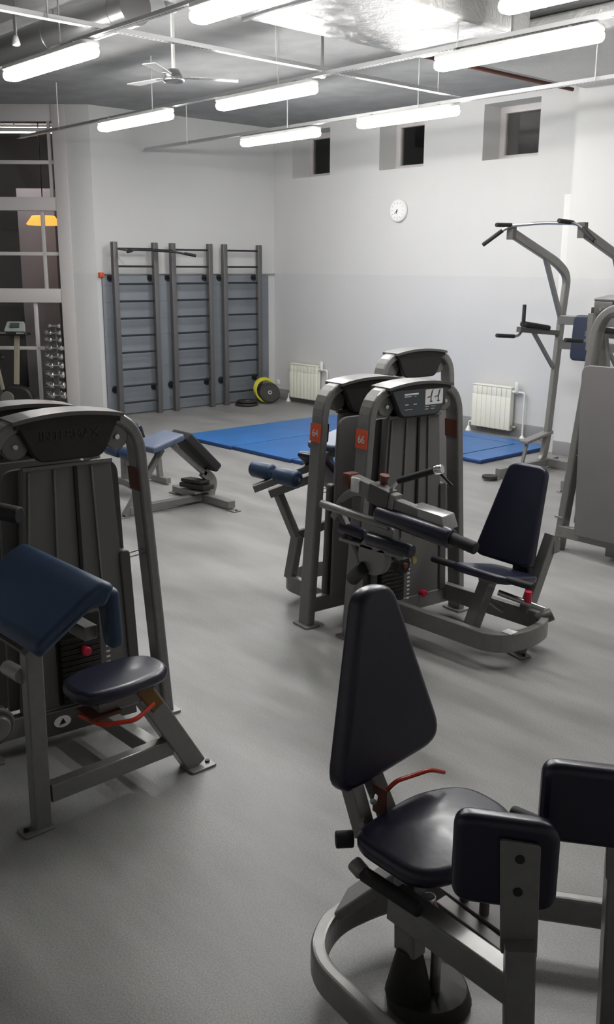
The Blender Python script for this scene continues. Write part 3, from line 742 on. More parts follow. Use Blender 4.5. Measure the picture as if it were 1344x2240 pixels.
beamp(R66, 'counterweight_arm', [(-3.078, 3.401, 0.860), (-2.831, 3.411, 0.827)], Zv, .055, .05, M_METAL)
b = MB(); b.slab([(-2.992, 3.382, 0.874), (-2.784, 3.382, 0.860), (-2.755, 3.382, 0.794), (-2.992, 3.382, 0.808)], V((0, .10, 0)), .006, .003); b.obj('thigh_pad_mount', M_STEEL, R66)
rodp(R66, 'thigh_pad', (-3.192, 3.382, 0.798), (-2.717, 3.392, 0.760), .045, M_VINYL, r2=.05, bev=.015)
rodp(R66, 'thigh_pad_end', (-2.736, 3.392, 0.765), (-2.584, 3.401, 0.741), .03, M_FOAM, bev=.006)
rodp(R66, 'hand_grip', (-3.078, 3.401, 0.979), (-2.878, 3.439, 1.059), .017, M_FOAM)
rodp(R66, 'grip_stem', (-3.135, 3.401, 0.917), (-3.078, 3.401, 0.979), .009, M_CHROME)
rodp(R66, 'grip_cap', (-2.878, 3.439, 1.059), (-2.841, 3.448, 1.069), .024, M_CHROME, bev=.004)
beamp(R66, 'grip_link', [(-2.859, 3.448, 1.050), (-2.793, 3.467, 0.993)], (0, 1, 0), .012, .014, M_BLACK)
rodp(R66, 'release_lever', (-3.201, 3.420, 0.927), (-3.187, 3.420, 0.988), .012, M_BRICKR, r2=.026, bev=.003)
beamp(R66, 'swing_link', [(-3.553, 3.439, 0.765), (-3.420, 3.439, 0.594), (-3.344, 3.458, 0.442)], (0, 1, 0), .04, .03, M_METALD)
rodp(R66, 'ankle_roller', (-3.420, 3.439, 0.376), (-3.287, 3.382, 0.480), .038, M_BLACK, bev=.008)
rodp(R66, 'lower_pulley', (-3.30, 3.67, .44), (-3.26, 3.67, .44), .05, M_BLACK, bev=.004)
rodp(R66, 'lower_pulley_bolt', (-3.26, 3.67, .44), (-3.245, 3.67, .44), .016, M_BRICKR, bev=.002)
b = MB(); b.slab([(-3.26, 3.72, .50), (-3.26, 3.76, .49), (-3.26, 3.765, .44), (-3.26, 3.735, .435)], V((.006, 0, 0)), .006); b.obj('brass_tag', M_GOLD, R66)
beamp(R66, 'knee_arch', [(-3.610, 3.477, 0.670), (-3.534, 3.477, 0.803), (-3.420, 3.477, 0.860), (-3.230, 3.477, 0.860)], (0, 1, 0), .03, .045, M_METAL, fillet=.1)

beamp(R66, 'pivot_bracket', [(-3.47, 3.52, .60), (-3.22, 3.42, .60)], Zv, .06, .04)

# ---- machine numbered 64: leg curl, back to back with 66
c64 = (-3.75, 3.85, 0)
T64 = Frame(c64, AT, flip=True)
R64 = thing('leg_curl_machine', 'grey leg curl machine with orange 64 label and twin blue roller pads', 'gym machine', c64)
tower(R64, T64, number='64', numside=1, pin=(.02, .09, .3), fluted=True)
beamp(R64, 'base_loop', [(-3.80, 3.60, .13), (-4.18, 3.62, .13), (-4.26, 3.80, .13), (-4.20, 4.12, .13), (-3.80, 4.14, .13)], Zv, .10, .045, fillet=.14)
beamp(R64, 'seat_post', [(-4.14, 3.62, .16), (-4.12, 3.66, .42)], (0, 1, 0), .05, .07, fillet=.05)
beamp(R64, 'pivot_post', [(-4.12, 3.66, .40), (-4.30, 3.66, .66)], (0, 1, 0), .05, .05)
beamp(R64, 'upper_arm', [(-4.31, 3.60, .66), (-4.08, 3.90, .80)], Zv, .05, .06)
beamp(R64, 'lower_arm', [(-4.14, 3.68, .42), (-3.92, 3.86, .54)], Zv, .05, .05, M_METALD)
beamp(R64, 'roller_arm', [(-4.34, 3.50, .70), (-4.16, 3.78, .82), (-4.06, 3.95, .93)], Zv, .045, .05)
rodp(R64, 'roller_pad', (-4.44, 3.58, .80), (-4.28, 3.60, .795), .052, M_VINYLB, bev=.016)
rodp(R64, 'roller_pad', (-4.24, 3.60, .79), (-4.07, 3.62, .785), .052, M_VINYLB, bev=.016)
rodp(R64, 'roller_axle', (-4.45, 3.58, .80), (-4.055, 3.62, .785), .011, M_CHROME)
padp(R64, 'thigh_pad', [(-4.22, 3.76, .93), (-4.00, 3.78, .93), (-3.90, 3.98, .66), (-4.10, 3.96, .66)], V((.0, -.8, -.5)).normalized()*.045, M_VINYL, .04, .016, .004)
padp(R64, 'chest_pad', [(-4.20, 3.80, .93), (-3.96, 3.82, .93), (-3.98, 4.30, 1.03), (-4.20, 4.28, 1.03)], V((0, -.2, 1)).normalized()*.045, M_VINYLG, .04, .016, .004)
beamp(R64, 'pad_support', [(-4.06, 3.84, .90), (-4.04, 3.96, .45), (-4.04, 3.98, .16)], (1, 0, 0), .05, .06)
beamp(R64, 'cross_strut', [(-4.08, 3.92, .40), (-3.88, 4.02, .24)], (0, 0, 1), .02, .02, M_BLACK)

# ---- third tower behind
c3 = (-4.42, 5.02, 0)
T3 = Frame(c3, AT, flip=True)
R3 = thing('weight_machine', 'grey weight machine whose dark console rises behind the 66 machine', 'gym machine', c3)
tower(R3, T3, top=1.42, pin=(.02, .09, .4))
beamp(R3, 'base_loop', [(-4.45, 4.80, .13), (-5.0, 4.80, .13), (-5.08, 5.02, .13), (-5.0, 5.26, .13), (-4.45, 5.26, .13)], Zv, .10, .045, fillet=.14)
beamp(R3, 'seat_post', [(-4.85, 5.02, .15), (-4.85, 5.02, .44)], (0, 1, 0), .07, .07)
padp(R3, 'seat', [(-5.02, 4.88, .44), (-4.70, 4.88, .44), (-4.70, 5.18, .44), (-5.02, 5.18, .44)], Zv*.05, M_VINYL, .06, .02)

# ---- preacher curl machine at left
cL = (-3.478, 1.82, 0)
TL = Frame(cL, AT)
RL = thing('preacher_curl_machine', 'grey arm curl machine with a blue sloping arm pad at the left edge', 'gym machine', cL)
tower(RL, TL, top=1.40, pin=(.045, .012, .415), stackz=(.17, .56), stacky=(-.10, .10), numy=.112)
# arm pad: slope falling towards -y plus an upright chest pad
pad = MB()
prof = [(1.53, .975), (1.49, 1.0), (1.44, .98), (1.245, .85), (1.225, .82), (1.25, .79), (1.44, .915), (1.49, .905)]
pad.slab([V((-3.23, yy, zz)) for yy, zz in prof], V((.61, 0, 0)), .025, .02); pad.obj('arm_pad', M_VINYLB, RL)
padp(RL, 'chest_pad', [(-2.72, 1.50, .96), (-2.63, 1.50, .96), (-2.64, 1.515, .74), (-2.71, 1.515, .74)], V((0, 1, 0))*.05, M_VINYLB, .03, .018, 0)
beamp(RL, 'front_post', [(-2.93, 1.35, .01), (-2.93, 1.36, .84)], (1, 0, 0), .05, .065)
foot(RL, (-2.93, 1.33, 0), (0, -1, 0))
beamp(RL, 'pad_carrier', [(-2.93, 1.26, .76), (-2.93, 1.46, .88)], (1, 0, 0), .3, .03, M_METALD)
boxp(RL, 'pad_bracket', (-2.93, 1.45, .77), (-2.71, 1.50, .82), M_METAL)
beamp(RL, 'base_rail', [(-2.93, 1.39, .13), (-2.93, 1.92, .13)], (1, 0, 0), .05, .07)
beamp(RL, 'rear_leg', [(-2.93, 2.03, .01), (-2.93, 1.80, .40)], (1, 0, 0), .07, .085)
beamp(RL, 'leg_sleeve', [(-2.93, 1.845, .335), (-2.93, 1.765, .46)], (1, 0, 0), .085, .06, M_GOLD if False else mat('ochre_sleeve', (.16, .085, .02), .4, .3))
foot(RL, (-2.90, 2.04, 0), (0, 1, 0))
beamp(RL, 'cross_rail', [(-3.44, 1.85, .13), (-2.95, 1.85, .13)], (0, 0, 1), .07, .06)
beamp(RL, 'seat_carrier', [(-2.94, 1.60, .40), (-2.93, 1.84, .40)], (1, 0, 0), .07, .05, M_METAL)
padp(RL, 'seat', [(-3.05, 1.50, .445), (-2.85, 1.50, .445), (-2.82, 1.66, .445), (-2.86, 1.91, .445), (-3.06, 1.91, .445), (-3.10, 1.68, .445)], Zv*.055, M_VINYL, .10, .025, .008)
b = MB(); b.pipe([(-2.95, 1.54, .38), (-2.86, 1.58, .36), (-2.82, 1.70, .355), (-2.85, 1.80, .38)], .009, .03); b.obj('adjuster_lever', M_REDP, RL)
boxp(RL, 'adjuster_plate', (-3.0, 1.55, .37), (-2.88, 1.68, .385), M_BRICKR, .002)
# pulley drum and cam at the left
b = MB(); b.rod((-2.89, 1.17, .505), (-2.82, 1.17, .505), .066, .066, 36, .01); b.obj('cam_wheel', M_METALD, RL)
b = MB(); b.rod((-2.82, 1.17, .505), (-2.80, 1.17, .505), .045, .04, 32, .004); b.obj('cam_hub', M_METAL, RL)
rodp(RL, 'pivot_tube', (-3.14, 1.36, .56), (-2.95, 1.33, .60), .028)
rodp(RL, 'curl_handle', (-3.35, 1.36, 1.14), (-3.16, 1.46, 1.12), .032, M_FOAM, bev=.006)
beamp(RL, 'handle_arm', [(-3.20, 1.32, .62), (-3.32, 1.36, .95), (-3.32, 1.38, 1.12)], (0, 1, 0), .03, .045, M_METALD, fillet=.05)
b = MB(); b.slab([V(TL(.025, -.24, .16)), V(TL(.025, .24, .16)), V(TL(.025, .25, .05)), V(TL(.025, -.25, .05))], TL.ex*.02, .006, .004); b.obj('lower_cover', M_METALD, RL)
c = TL(.046, -.10, .108)
b = MB(); n = 28; ring_pts = [c+TL.ey*.038*math.cos(2*math.pi*k/n)+Zv*.026*math.sin(2*math.pi*k/n) for k in range(n)]; b.slab(ring_pts, TL.ex*.002); bd = b.obj('oval_badge', M_WHITE, RL)
b = MB(); b.slab([c+TL.ex*.002+TL.ey*-.014+Zv*-.012, c+TL.ex*.002+TL.ey*.014+Zv*-.008, c+TL.ex*.002+TL.ey*.002+Zv*.016], TL.ex*.002); b.obj('badge_mark', M_BLACK, bd)
# its back-to-back twin
cL2 = (-3.785, 1.77, 0)
TL2 = Frame(cL2, AT, flip=True)
RL2 = thing('weight_machine', 'weight machine whose dark console edge peeks over the curl machine at left', 'gym machine', cL2)
tower(RL2, TL2, top=1.40, pin=(.02, .09, .4))
beamp(RL2, 'base_loop', [(-3.82, 1.55, .13), (-4.35, 1.55, .13), (-4.43, 1.77, .13), (-4.35, 2.0, .13), (-3.82, 2.0, .13)], Zv, .10, .045, fillet=.14)
beamp(RL2, 'seat_post', [(-4.2, 1.77, .15), (-4.2, 1.77, .42)], (0, 1, 0), .07, .07)
padp(RL2, 'seat', [(-4.36, 1.62, .42), (-4.06, 1.62, .42), (-4.06, 1.92, .42), (-4.36, 1.92, .42)], Zv*.05, M_VINYL, .06, .02)

# ---- tall machine at right edge (U frame across x, seen from behind)
cR = (-3.29, 5.86, 0)
RR = thing('tall_weight_machine', 'tall grey weight machine with a big grey back plate at the right edge', 'gym machine', cR)
hw = .42; tp = 1.72
TR = Frame(cR, 0); 
b = MB(); b.beam([(-3.70, 5.86, .01), (-3.51, 5.86, 1.75), (-3.07, 5.86, 1.75), (-2.88, 5.86, .01)], (0, 1, 0), .10, .055, .21, .012); b.obj('frame_arch', M_METAL, RR)
b = MB(); b.slab([(-3.57, 5.80, 1.36), (-3.01, 5.80, 1.36), (-3.04, 5.80, .16), (-3.53, 5.80, .16)], V((0, -.03, 0)), [.07, .07, .01, .01], .004); b.obj('back_shroud', M_PLATE, RR)
beamp(RR, 'cross_bar', [(-3.68, 5.83, .15), (-2.90, 5.83, .15)], (0, 1, 0), .05, .085)
boxp(RR, 'post_collar', (-3.72, 5.805, .245), (-3.655, 5.915, .26), M_STEEL, .002)
foot(RR, (-3.73, 5.86, 0), (-1, 0, 0)); foot(RR, (-2.85, 5.86, 0), (1, 0, 0))
b = MB(); b.slab([(-3.62, 5.93, tp+.06), (-2.96, 5.93, tp+.06), (-2.96, 6.12, tp+.08), (-3.62, 6.12, tp+.08)], V((0, 0, .02)), .02, .006); b.obj('top_hood', M_LIP, RR)
boxp(RR, 'pulley_block', (-3.61, 5.93, tp-.05), (-3.47, 6.05, tp+.06), M_METALD)
rodp(RR, 'pulley_bolt', (-3.55, 5.93, tp+.01), (-3.55, 5.915, tp+.01), .012, M_CHROME)
beamp(RR, 'guide_post', [(-3.60, 5.90, tp-.02), (-3.60, 5.90, 1.45)], (0, 1, 0), .05, .04)
b = MB(); b.beam([(-3.58, 6.0, 1.55), (-3.52, 6.0, 1.18)], (0, 1, 0), .05, .09); b.obj('lever_plate', M_METAL, RR)
beamp(RR, 'stack_post', [(-3.56, 5.95, 1.1), (-3.60, 5.95, .2)], (0, 1, 0), .05, .07, M_METALD)
b = MB(); b.rod((-3.61, 5.83, .72), (-3.52, 5.83, .72), .004, seg=8); b.obj('cable_guide', M_STEEL, RR)
beamp(RR, 'seat_post', [(-3.3, 6.35, .05), (-3.3, 6.35, .45)], (0, 1, 0), .07, .07); beamp(RR, 'base_rail', [(-3.3, 5.88, .06), (-3.3, 6.7, .06)], Zv, .07, .07)
padp(RR, 'seat', [(-3.5, 6.2, .45), (-3.1, 6.2, .45), (-3.1, 6.55, .45), (-3.5, 6.55, .45)], Zv*.05, M_VINYL, .06, .02)

# ---- dip and pull-up station
xl, xr = -5.45, -4.71
RD_ = thing('dip_station', 'tall grey pull-up and dip tower with blue back pad in front of the column', 'gym machine', ((xl+xr)/2, 8.0, 0))
for x, nm in ((xl, 'left'), (xr, 'right')):
    b = MB(); b.beam([(x, 8.04, .03), (x, 8.20, .08), (x, 8.26, .30), (x, 8.36, 1.45), (x, 8.42, 1.93), (x, 8.22, 2.05), (x, 7.46, 2.31)], (1, 0, 0), .05, .085, .10, .01); b.obj('upright', M_METAL, RD_)
    beamp(RD_, 'upper_brace', [(x, 8.36, 1.50), (x, 8.02, 2.10)], (1, 0, 0), .04, .045)
    beamp(RD_, 'base_rail', [(x, 7.46, .06), (x, 8.45, .06)], (1, 0, 0), .06, .08)
    foot(RD_, (x, 7.47, 0), (0, -1, 0)); foot(RD_, (x, 8.44, 0), (0, 1, 0))
    beamp(RD_, 'dip_arm', [(x, 8.32, 1.37), (x, 7.66, 1.43)], (1, 0, 0), .05, .05, M_METALD)
    padp(RD_, 'arm_pad', [(x-.045, 7.72, 1.455), (x+.045, 7.72, 1.455), (x+.045, 8.14, 1.40), (x-.045, 8.14, 1.40)], V((0, .12, 1)).normalized()*.05, M_FOAM, .03, .018, .003)
    beamp(RD_, 'dip_arm_brace', [(x, 7.90, 1.40), (x, 8.27, 1.04)], (1, 0, 0), .03, .04)
    rodp(RD_, 'vertical_grip', (x, 7.73, 1.45), (x, 7.73, 1.66), .018, M_FOAM, bev=.004)
    b = MB(); b.pipe([(x, 7.72, 1.42), (x-.01, 7.68, 1.37), (x-.02, 7.60, 1.365)], .013, .03); b.obj('grip_stem', M_STEEL, RD_)
    rodp(RD_, 'dip_grip', (x-.02, 7.62, 1.365), (x-.03, 7.36, 1.385), .019, M_FOAM, bev=.004)
    beamp(RD_, 'bar_clamp', [(x, 7.46, 2.25), (x, 7.46, 2.38)], (1, 0, 0), .07, .06, M_METALD)
b = MB(); b.rod((xl-.02, 7.36, .02), (xl-.02, 7.36, .045), .075, seg=24); b.obj('rubber_foot', M_RUBBER, RD_)
for z in (1.50, 1.26): beamp(RD_, 'crossbeam', [(xl, 8.34, z), (xr, 8.34, z)], (0, 1, 0), .05, .09, M_STEEL)
beamp(RD_, 'base_crossbar', [(xl, 8.30, .06), (xr, 8.30, .06)], Zv, .08, .06)
padp(RD_, 'back_pad', [((xl+xr)/2-.16, 8.28, 1.12), ((xl+xr)/2+.16, 8.28, 1.12), ((xl+xr)/2+.14, 8.28, 1.56), ((xl+xr)/2-.14, 8.28, 1.56)], V((0, -1, 0))*.06, M_VINYLD, .06, .02, .004)
b = MB(); b.pipe([(xl-.20, 7.30, 2.20), (xl-.0, 7.42, 2.37), ((xl+xr)/2, 7.44, 2.385), (xr-.02, 7.42, 2.37), (xr+.22, 7.30, 2.22)], .014, .08); b.obj('pull_up_bar', M_STEEL, RD_)
for p, q in (((xl-.20, 7.30, 2.20), (xl-.05, 7.39, 2.33)), ((xr+.22, 7.30, 2.22), (xr+.05, 7.38, 2.325)), ((xl+.02, 7.20, 2.37), (xl+.02, 7.42, 2.375)), ((xr-.10, 7.24, 2.39), (xr-.10, 7.46, 2.38))):
    rodp(RD_, 'bar_grip', p, q, .019, M_FOAM, bev=.004)
b = MB(); b.slab([(xl-.05, 7.86, .30), (xl+.05, 7.86, .30), (xl+.05, 8.30, .36), (xl-.05, 8.30, .36)], Zv*.03, .01, .004); b.obj('step_plate', M_METAL, RD_)
beamp(RD_, 'step_support', [(xl, 7.92, .31), (xl, 7.84, .06)], (1, 0, 0), .03, .03)

# ------------------------------------------------------------------ benches at left middle
RB = thing('decline_bench', 'grey decline bench with blue seat pad and black sloping back pad', 'bench', (-6.57, 4.4, 0))
x = -6.57
beamp(RB, 'base_rail', [(x, 3.98, .05), (x, 4.74, .05)], (1, 0, 0), .06, .06)
beamp(RB, 'base_crossbar', [(-7.0, 4.74, .05), (-6.17, 4.74, .05)], Zv, .06, .07)
foot(RB, (-6.15, 4.74, 0), (1, 0, 0)); foot(RB, (-7.0, 4.74, 0), (-1, 0, 0)); foot(RB, (x, 3.93, 0), (0, -1, 0))
beamp(RB, 'rear_post', [(x, 4.80, .06), (x, 4.84, .18), (x, 4.74, .27)], (1, 0, 0), .05, .09, M_METAL, fillet=.08)
beamp(RB, 'frame_spine', [(x, 4.76, .25), (x, 4.42, .55)], (1, 0, 0), .05, .045)
beamp(RB, 'front_leg', [(x, 3.94, .01), (x, 4.32, .52)], (1, 0, 0), .05, .045)
padp(RB, 'back_pad', [(x-.13, 4.80, .27), (x+.13, 4.80, .27), (x+.13, 4.47, .60), (x-.13, 4.47, .60)], V((0, .7, .7))*.085, M_FOAM, .03, .02, .004)
padp(RB, 'seat_pad', [(x-.17, 4.47, .60), (x+.15, 4.47, .60), (x+.16, 4.14, .52), (x-.18, 4.14, .52)], V((0, -.2, 1)).normalized()*.055, M_VINYLG, .04, .018, .006)
beamp(RB, 'seat_support', [(x+.02, 4.28, .50), (x-.08, 4.10, .10)], (1, 0, 0), .03, .035, M_METALD)
b = MB(); b.slab([(-6.74, 4.60, .13), (-6.46, 4.66, .13), (-6.46, 4.78, .13), (-6.74, 4.74, .13)], Zv*.04, .01, .006); b.slab([(-6.73, 4.61, .176), (-6.50, 4.66, .176), (-6.50, 4.76, .176), (-6.73, 4.72, .176)], Zv*.03, .01, .006); b.obj('rubber_block', M_RUBBER, RB)
boxp(RB, 'mounting_plate', (-6.84, 4.60, .10), (-6.5, 4.78, .115), M_METAL, .002)
RB2 = thing('ab_bench', 'small bench with blue roller pads behind the curl machine arch', 'bench', (-7.3, 4.4, 0))
beamp(RB2, 'base_crossbar', [(-7.75, 4.42, .06), (-7.38, 4.44, .09), (-7.0, 4.42, .06)], Zv, .06, .05, M_METAL, fillet=.05)
beamp(RB2, 'front_post', [(-7.38, 4.45, .08), (-7.38, 4.45, .36)], (0, 1, 0), .05, .07)
rodp(RB2, 'roller_pad', (-7.62, 4.42, .37), (-7.42, 4.43, .36), .058, M_VINYLB, bev=.016)
rodp(RB2, 'roller_pad', (-7.36, 4.43, .36), (-7.14, 4.44, .35), .058, M_VINYLB, bev=.016)
rodp(RB2, 'roller_axle', (-7.64, 4.42, .37), (-7.12, 4.44, .35), .012, M_CHROME)
padp(RB2, 'back_pad', [(-7.55, 4.55, .60), (-7.30, 4.55, .60), (-7.30, 4.62, .38), (-7.55, 4.62, .38)], V((0, .95, .3))*.05, M_VINYL, .03, .016, .003)
beamp(RB2, 'spine', [(-7.40, 4.50, .34), (-7.46, 4.85, .38), (-7.46, 4.88, .06)], (1, 0, 0), .05, .05, M_METAL, fillet=.05)
rodp(RB2, 'side_grip', (-7.34, 4.50, .56), (-7.18, 4.50, .55), .014, M_FOAM)
beamp(RB2, 'rear_crossbar', [(-7.62, 4.88, .04), (-7.32, 4.88, .04)], Zv, .05, .05)

# ------------------------------------------------------------------ foreground hip machine
RF = thing('hip_abductor_machine', 'large foreground leg machine with black seat, tall back pad and two knee pads', 'gym machine', (-1.4, 1.75, 0))
beamp(RF, 'base_loop', [(-.55, 1.44, .14), (-1.36, 1.47, .14), (-1.62, 1.50, .14), (-1.72, 1.66, .14), (-1.68, 1.92, .14), (-1.45, 2.12, .14), (-1.15, 2.33, .14), (-.6, 2.62, .14)], Zv, .09, .045, M_METAL, fillet=.13, rr=.012)
foot(RF, (-1.40, 1.40, 0), (0, -1, 0)); foot(RF, (-.62, 2.66, 0), (0, 1, 0))
beamp(RF, 'rear_strut', [(-1.70, 1.70, .19), (-1.50, 1.80, .42)], (0, 0, 1), .03, .13, M_METAL)
beamp(RF, 'main_beam', [(-1.45, 1.64, .37), (-1.04, 1.64, .35)], (0, 1, 0), .06, .085, M_METAL)
beamp(RF, 'centre_post', [(-1.445, 1.70, .19), (-1.455, 1.70, .43)], (0, 1, 0), .05, .075, M_METAL)
b = MB(); b.rod((-1.445, 1.70, .05), (-1.445, 1.70, .20), .065, .035, 24, .008); b.obj('rubber_boot', M_RUBBER, RF)
b = MB(); b.rod((-1.42, 1.76, .01), (-1.42, 1.76, .055), .12, .11, 32, .006); b.obj('swivel_base', M_RUBBER, RF)
rodp(RF, 'swivel_column', (-1.40, 1.76, .05), (-1.40, 1.76, .30), .015, M_STEEL)
padp(RF, 'seat', [(-1.60, 1.60, .468), (-1.34, 1.595, .468), (-1.28, 1.72, .468), (-1.34, 2.04, .468), (-1.55, 2.05, .468), (-1.62, 1.90, .468)], Zv*.055, M_VINYL, [.09, .11, .08, .11, .10, .08], .025, .018)
padp(RF, 'backrest', [(-1.67, 1.64, .56), (-1.67, 2.10, .60), (-1.75, 1.93, 1.12), (-1.75, 1.80, 1.12)], V((-.99, 0, -.13))*.065, M_VINYL, [.09, .10, .055, .055], .022, 0)
beamp(RF, 'backrest_post', [(-1.72, 1.72, .62), (-1.64, 1.72, .44)], (0, 1, 0), .05, .05, M_METAL)
beamp(RF, 'backrest_post', [(-1.705, 1.80, .59), (-1.62, 1.80, .46)], (0, 1, 0), .05, .045, M_METALD)
boxp(RF, 'adjuster_plate', (-1.66, 1.765, .49), (-1.61, 1.773, .575), M_BRICKR, .002)
for p in ((-1.61, 1.72, .575), (-1.63, 1.70, .50)): rodp(RF, 'bracket_bolt', p, V(p)+V((.015, -.02, 0)), .010, M_CHROME)
b = MB(); b.pipe([(-1.63, 1.775, .55), (-1.605, 1.80, .595), (-1.60, 1.86, .590), (-1.585, 1.925, .592), (-1.59, 1.995, .555)], .0065, .02); b.obj('adjuster_lever', M_REDP, RF)
rodp(RF, 'rear_seat_knob', (-1.66, 1.62, .46), (-1.63, 1.66, .46), .024, M_FOAM, bev=.004)
rodp(RF, 'side_grip', (-1.53, 1.60, .43), (-1.33, 1.60, .43), .020, M_FOAM, bev=.005)
rodp(RF, 'grip_end', (-1.57, 1.60, .445), (-1.53, 1.60, .43), .022, M_METAL, bev=.006)
rodp(RF, 'side_grip', (-1.36, 2.02, .52), (-1.22, 2.02, .53), .020, M_FOAM, bev=.005)
rodp(RF, 'adjuster_knob', (-1.40, 1.72, .30), (-1.40, 1.72, .345), .030, M_RED, r2=.026, bev=.006)
rodp(RF, 'plunger_pin', (-1.40, 1.72, .345), (-1.40, 1.72, .375), .018, M_CHROME, bev=.004)
beamp(RF, 'footrest_beam', [(-1.47, 1.86, .24), (-1.24, 1.86, .215)], (0, 0, 1), .045, .06, M_METALD)
b = MB(); b.slab([(-1.52, 1.88, .262), (-1.26, 1.88, .24), (-1.26, 1.98, .24), (-1.50, 2.0, .262)], Zv*.01, .01, .002); b.obj('footrest_plate', M_PLATE, RF)
for px in (-1.42, -1.35): rodp(RF, 'footrest_peg', (px, 1.90, .17), (px, 1.90, .42), .014, M_METALD); 
# knee pads on their swing arms
n1 = V((.67, -.74, 0)); r1 = V((.74, .67, 0))
def kneepad(c, w, h, gap, label, arm_h, behind):
    c = V(c)
    out = [c-r1*w/2-Zv*h*.42, c+r1*w/2-Zv*h*.5, c+r1*w*.5+Zv*h*.42, c-r1*w/2+Zv*h*.5]
    padp(RF, 'knee_pad', out, -n1*.055, M_VINYL, [.045, .05, .05, .045], .02, 0)
    if behind: n_ = -n1; c = c-n1*.055
    else: n_ = n1
    b = MB(); o = c+n_*.002; b.slab([o+r1*(gap-.047)+Zv*.075, o+r1*(gap+.045)+Zv*.065, o+r1*(gap+.055)-Zv*.235, o+r1*(gap-.03)-Zv*.225], n_*.012, .008, .002); br = b.obj('pad_bracket', M_METAL, RF)
    for dz in (.03, -.055):
        b = MB(); q = o+n_*.012+r1*(gap)+Zv*dz; b.rod(q, q+n_*.003, .011, seg=16); b.obj('bolt_hole', M_BLACK, br)
    b = MB(); q = o+n_*.032; b.beam([q+r1*(gap+.01)-Zv*.18, q+r1*(gap+.03)-Zv*arm_h], r1, .07, .05); b.obj('swing_arm', M_METAL, RF)
kneepad((-1.096, 1.617, .672), .242, .25, .028, '', .64, 0)
kneepad((-1.016, 1.847, .758), .25, .225, .085, '', .72, 1)
beamp(RF, 'arm_pivot_rail', [(-1.05, 1.62, .08), (-.85, 1.90, .08)], Zv, .10, .06, M_METALD)
b = MB(); b.slab([(-1.15, 1.62, .01), (-.6, 1.62, .01), (-.6, 2.1, .01), (-1.0, 2.1, .01)], Zv*.04, .03, .006); b.obj('base_pan', M_METALD, RF)

# ------------------------------------------------------------------ dumbbell rack and bike by the glazing
rk = G0+V((-.672, -.7406, 0))*.53+V((.7406, -.672, 0))*.25
RK = thing('dumbbell_rack', 'vertical dumbbell rack tower in front of the glazed wall', 'rack', tuple(rk))
ax = V((.672, .7406, 0)); nf = V((.7406, -.672, 0))
b = MB(); b.beam([rk+V((0, 0, .03)), rk+V((0, 0, 1.22))], ax, .075, .05); b.obj('column', M_METALD, RK)
b = MB(); b.slab([rk+ax*.2+nf*.15, rk+ax*.2-nf*.15, rk-ax*.2-nf*.15, rk-ax*.2+nf*.15], Zv*.03, .03, .004); b.obj('base_plate', M_METALD, RK)
DZ = [.337, .469, .607, .727, .841, .955, 1.057, 1.148, 1.238]
ORD = ['lowest and largest', 'second from the bottom', 'third from the bottom', 'fourth from the bottom', 'at middle height', 'fourth from the top', 'third from the top', 'second from the top', 'topmost and smallest']
for side, word, sh in ((1, 'front', .035), (-1, 'rear', -.05)):
    for k, z in enumerate(DZ):
        if side < 0 and k == 8: continue
        r = .046-.0026*k; hl = .062-.003*k
        c = rk+nf*.072*side+ax*sh+V((0, 0, z))
        b = MB()
        for q in (-.028, .028): b.slab([c+ax*q-ax*.004+nf*side*.02-Zv*.0125, c+ax*q+ax*.004+nf*side*.02-Zv*.0125, c+ax*q+ax*.004-nf*side*.05-Zv*.0125, c+ax*q-ax*.004-nf*side*.05-Zv*.0125], Zv*-.006)
        b.obj('shelf_bracket', M_METALD, RK)
        d = thing('dumbbell', 'chrome dumbbell %s on the %s side of the rack tower' % (ORD[k], word), 'dumbbell', tuple(c-Zv*r), 0, 'chrome dumbbells on the rack tower')
        b = MB(); b.rod(c-ax*.04, c+ax*.04, .0115, seg=14); b.obj('handle', M_CHROME, d)
        for s_ in (-1, 1):
            b = MB(); b.rod(c+ax*s_*.038, c+ax*s_*(.038+hl), r, r, 24, .008); b.obj('head', M_CHROME, d)
bk = G0+V((-.672, -.7406, 0))*.97+V((.7406, -.672, 0))*.42
BK = thing('exercise_bike', 'dark exercise bike with grey display in front of the glazed wall', 'exercise bike', tuple(bk))
def bp(s, n, z): return bk+ax*s+nf*n+V((0, 0, z))
b = MB(); b.slab([bp(-.10, 0, 1.30), bp(.12, 0, 1.30), bp(.15, .1, 1.18), bp(-.12, .1, 1.18)], V((-nf.x, -nf.y, -.7)).normalized()*.05, .02, .01); dsp = b.obj('display', mat('pale_grey_plastic', (.32, .35, .34), .5), BK)
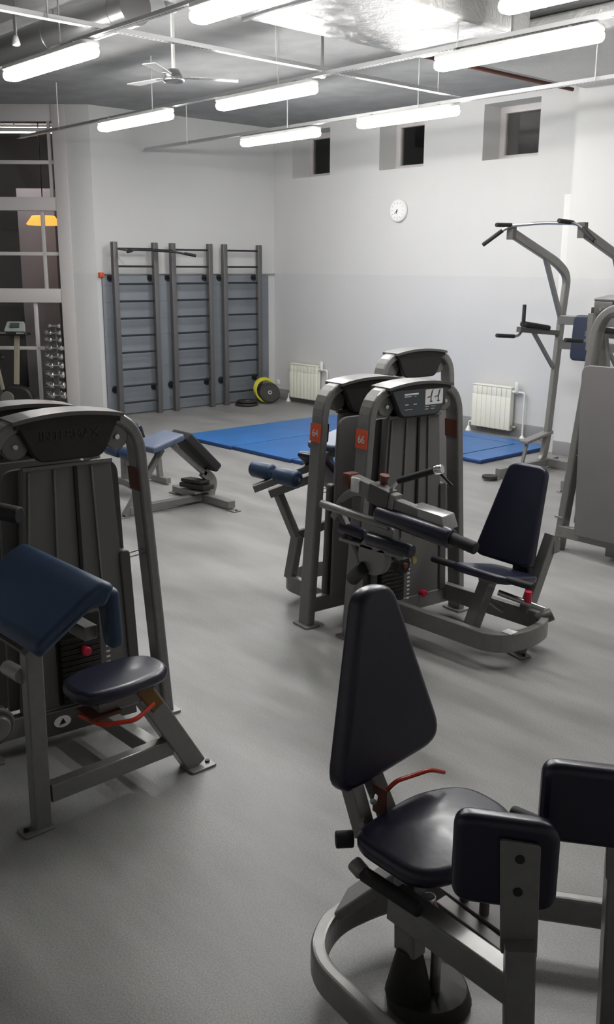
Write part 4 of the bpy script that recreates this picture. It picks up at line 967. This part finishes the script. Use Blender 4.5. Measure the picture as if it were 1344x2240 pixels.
b = MB(); b.slab([bp(-.045, .03, 1.275), bp(.07, .03, 1.275), bp(.075, .075, 1.225), bp(-.045, .075, 1.225)], V((nf.x, nf.y, .8)).normalized()*.012, .004, .001); b.obj('screen', M_CONSL, dsp)
b = MB(); b.slab([bp(-.18, .12, 1.165), bp(.18, .12, 1.165), bp(.20, -.02, 1.165), bp(-.20, -.02, 1.165)], Zv*-.04, .03, .01); b.obj('handlebar_tray', M_BLACK, BK)
for s_ in (-.13, .10): rodp(BK, 'grip_sensor', bp(s_-.05, .13, 1.16), bp(s_+.05, .13, 1.16), .014, M_CHROME)
beamp(BK, 'mast', [bp(.02, 0, 1.15), bp(-.02, .04, .5)], nf, .06, .06, mat('pale_bike_mast', (.30, .27, .20), .5))
beamp(BK, 'front_post', [bp(-.20, .25, .85), bp(-.15, .2, .45)], ax, .04, .04, bpy.data.materials['pale_bike_mast'])
padp(BK, 'saddle', [bp(-.32, .20, .86), bp(-.10, .20, .86), bp(-.06, .34, .84), bp(-.36, .34, .84)], Zv*.05, M_BLACK, .04, .02)
b = MB(); b.slab([bp(-.15, .0, .50), bp(.15, .0, .46), bp(.22, .0, .30), bp(.15, .0, .10), bp(-.15, .0, .10), bp(-.22, .0, .30)], nf*.14, .08, .03); b.obj('body_cover', M_CONS, BK)
b = MB(); b.rod(bp(-.12, .14, .33), bp(-.12, .17, .33), .09, .09, 28, .008); b.obj('crank_cover', M_SHROUD, BK)
for s_ in (-.19, -.08): boxb = MB(); boxb.slab([bp(s_, .16, .10), bp(s_+.07, .16, .10), bp(s_+.07, .22, .24), bp(s_, .22, .24)], nf*.02, .01, .004); boxb.obj('pedal', mat('pale_pedal', (.3, .3, .3), .5) if s_ < -.1 else bpy.data.materials['pale_pedal'], BK)
beamp(BK, 'floor_stabiliser', [bp(-.28, .1, .04), bp(.25, .1, .04)], Zv, .06, .07, M_BLACK)
beamp(BK, 'floor_rail', [bp(0, -.15, .04), bp(0, .3, .04)], Zv, .06, .07, M_BLACK)
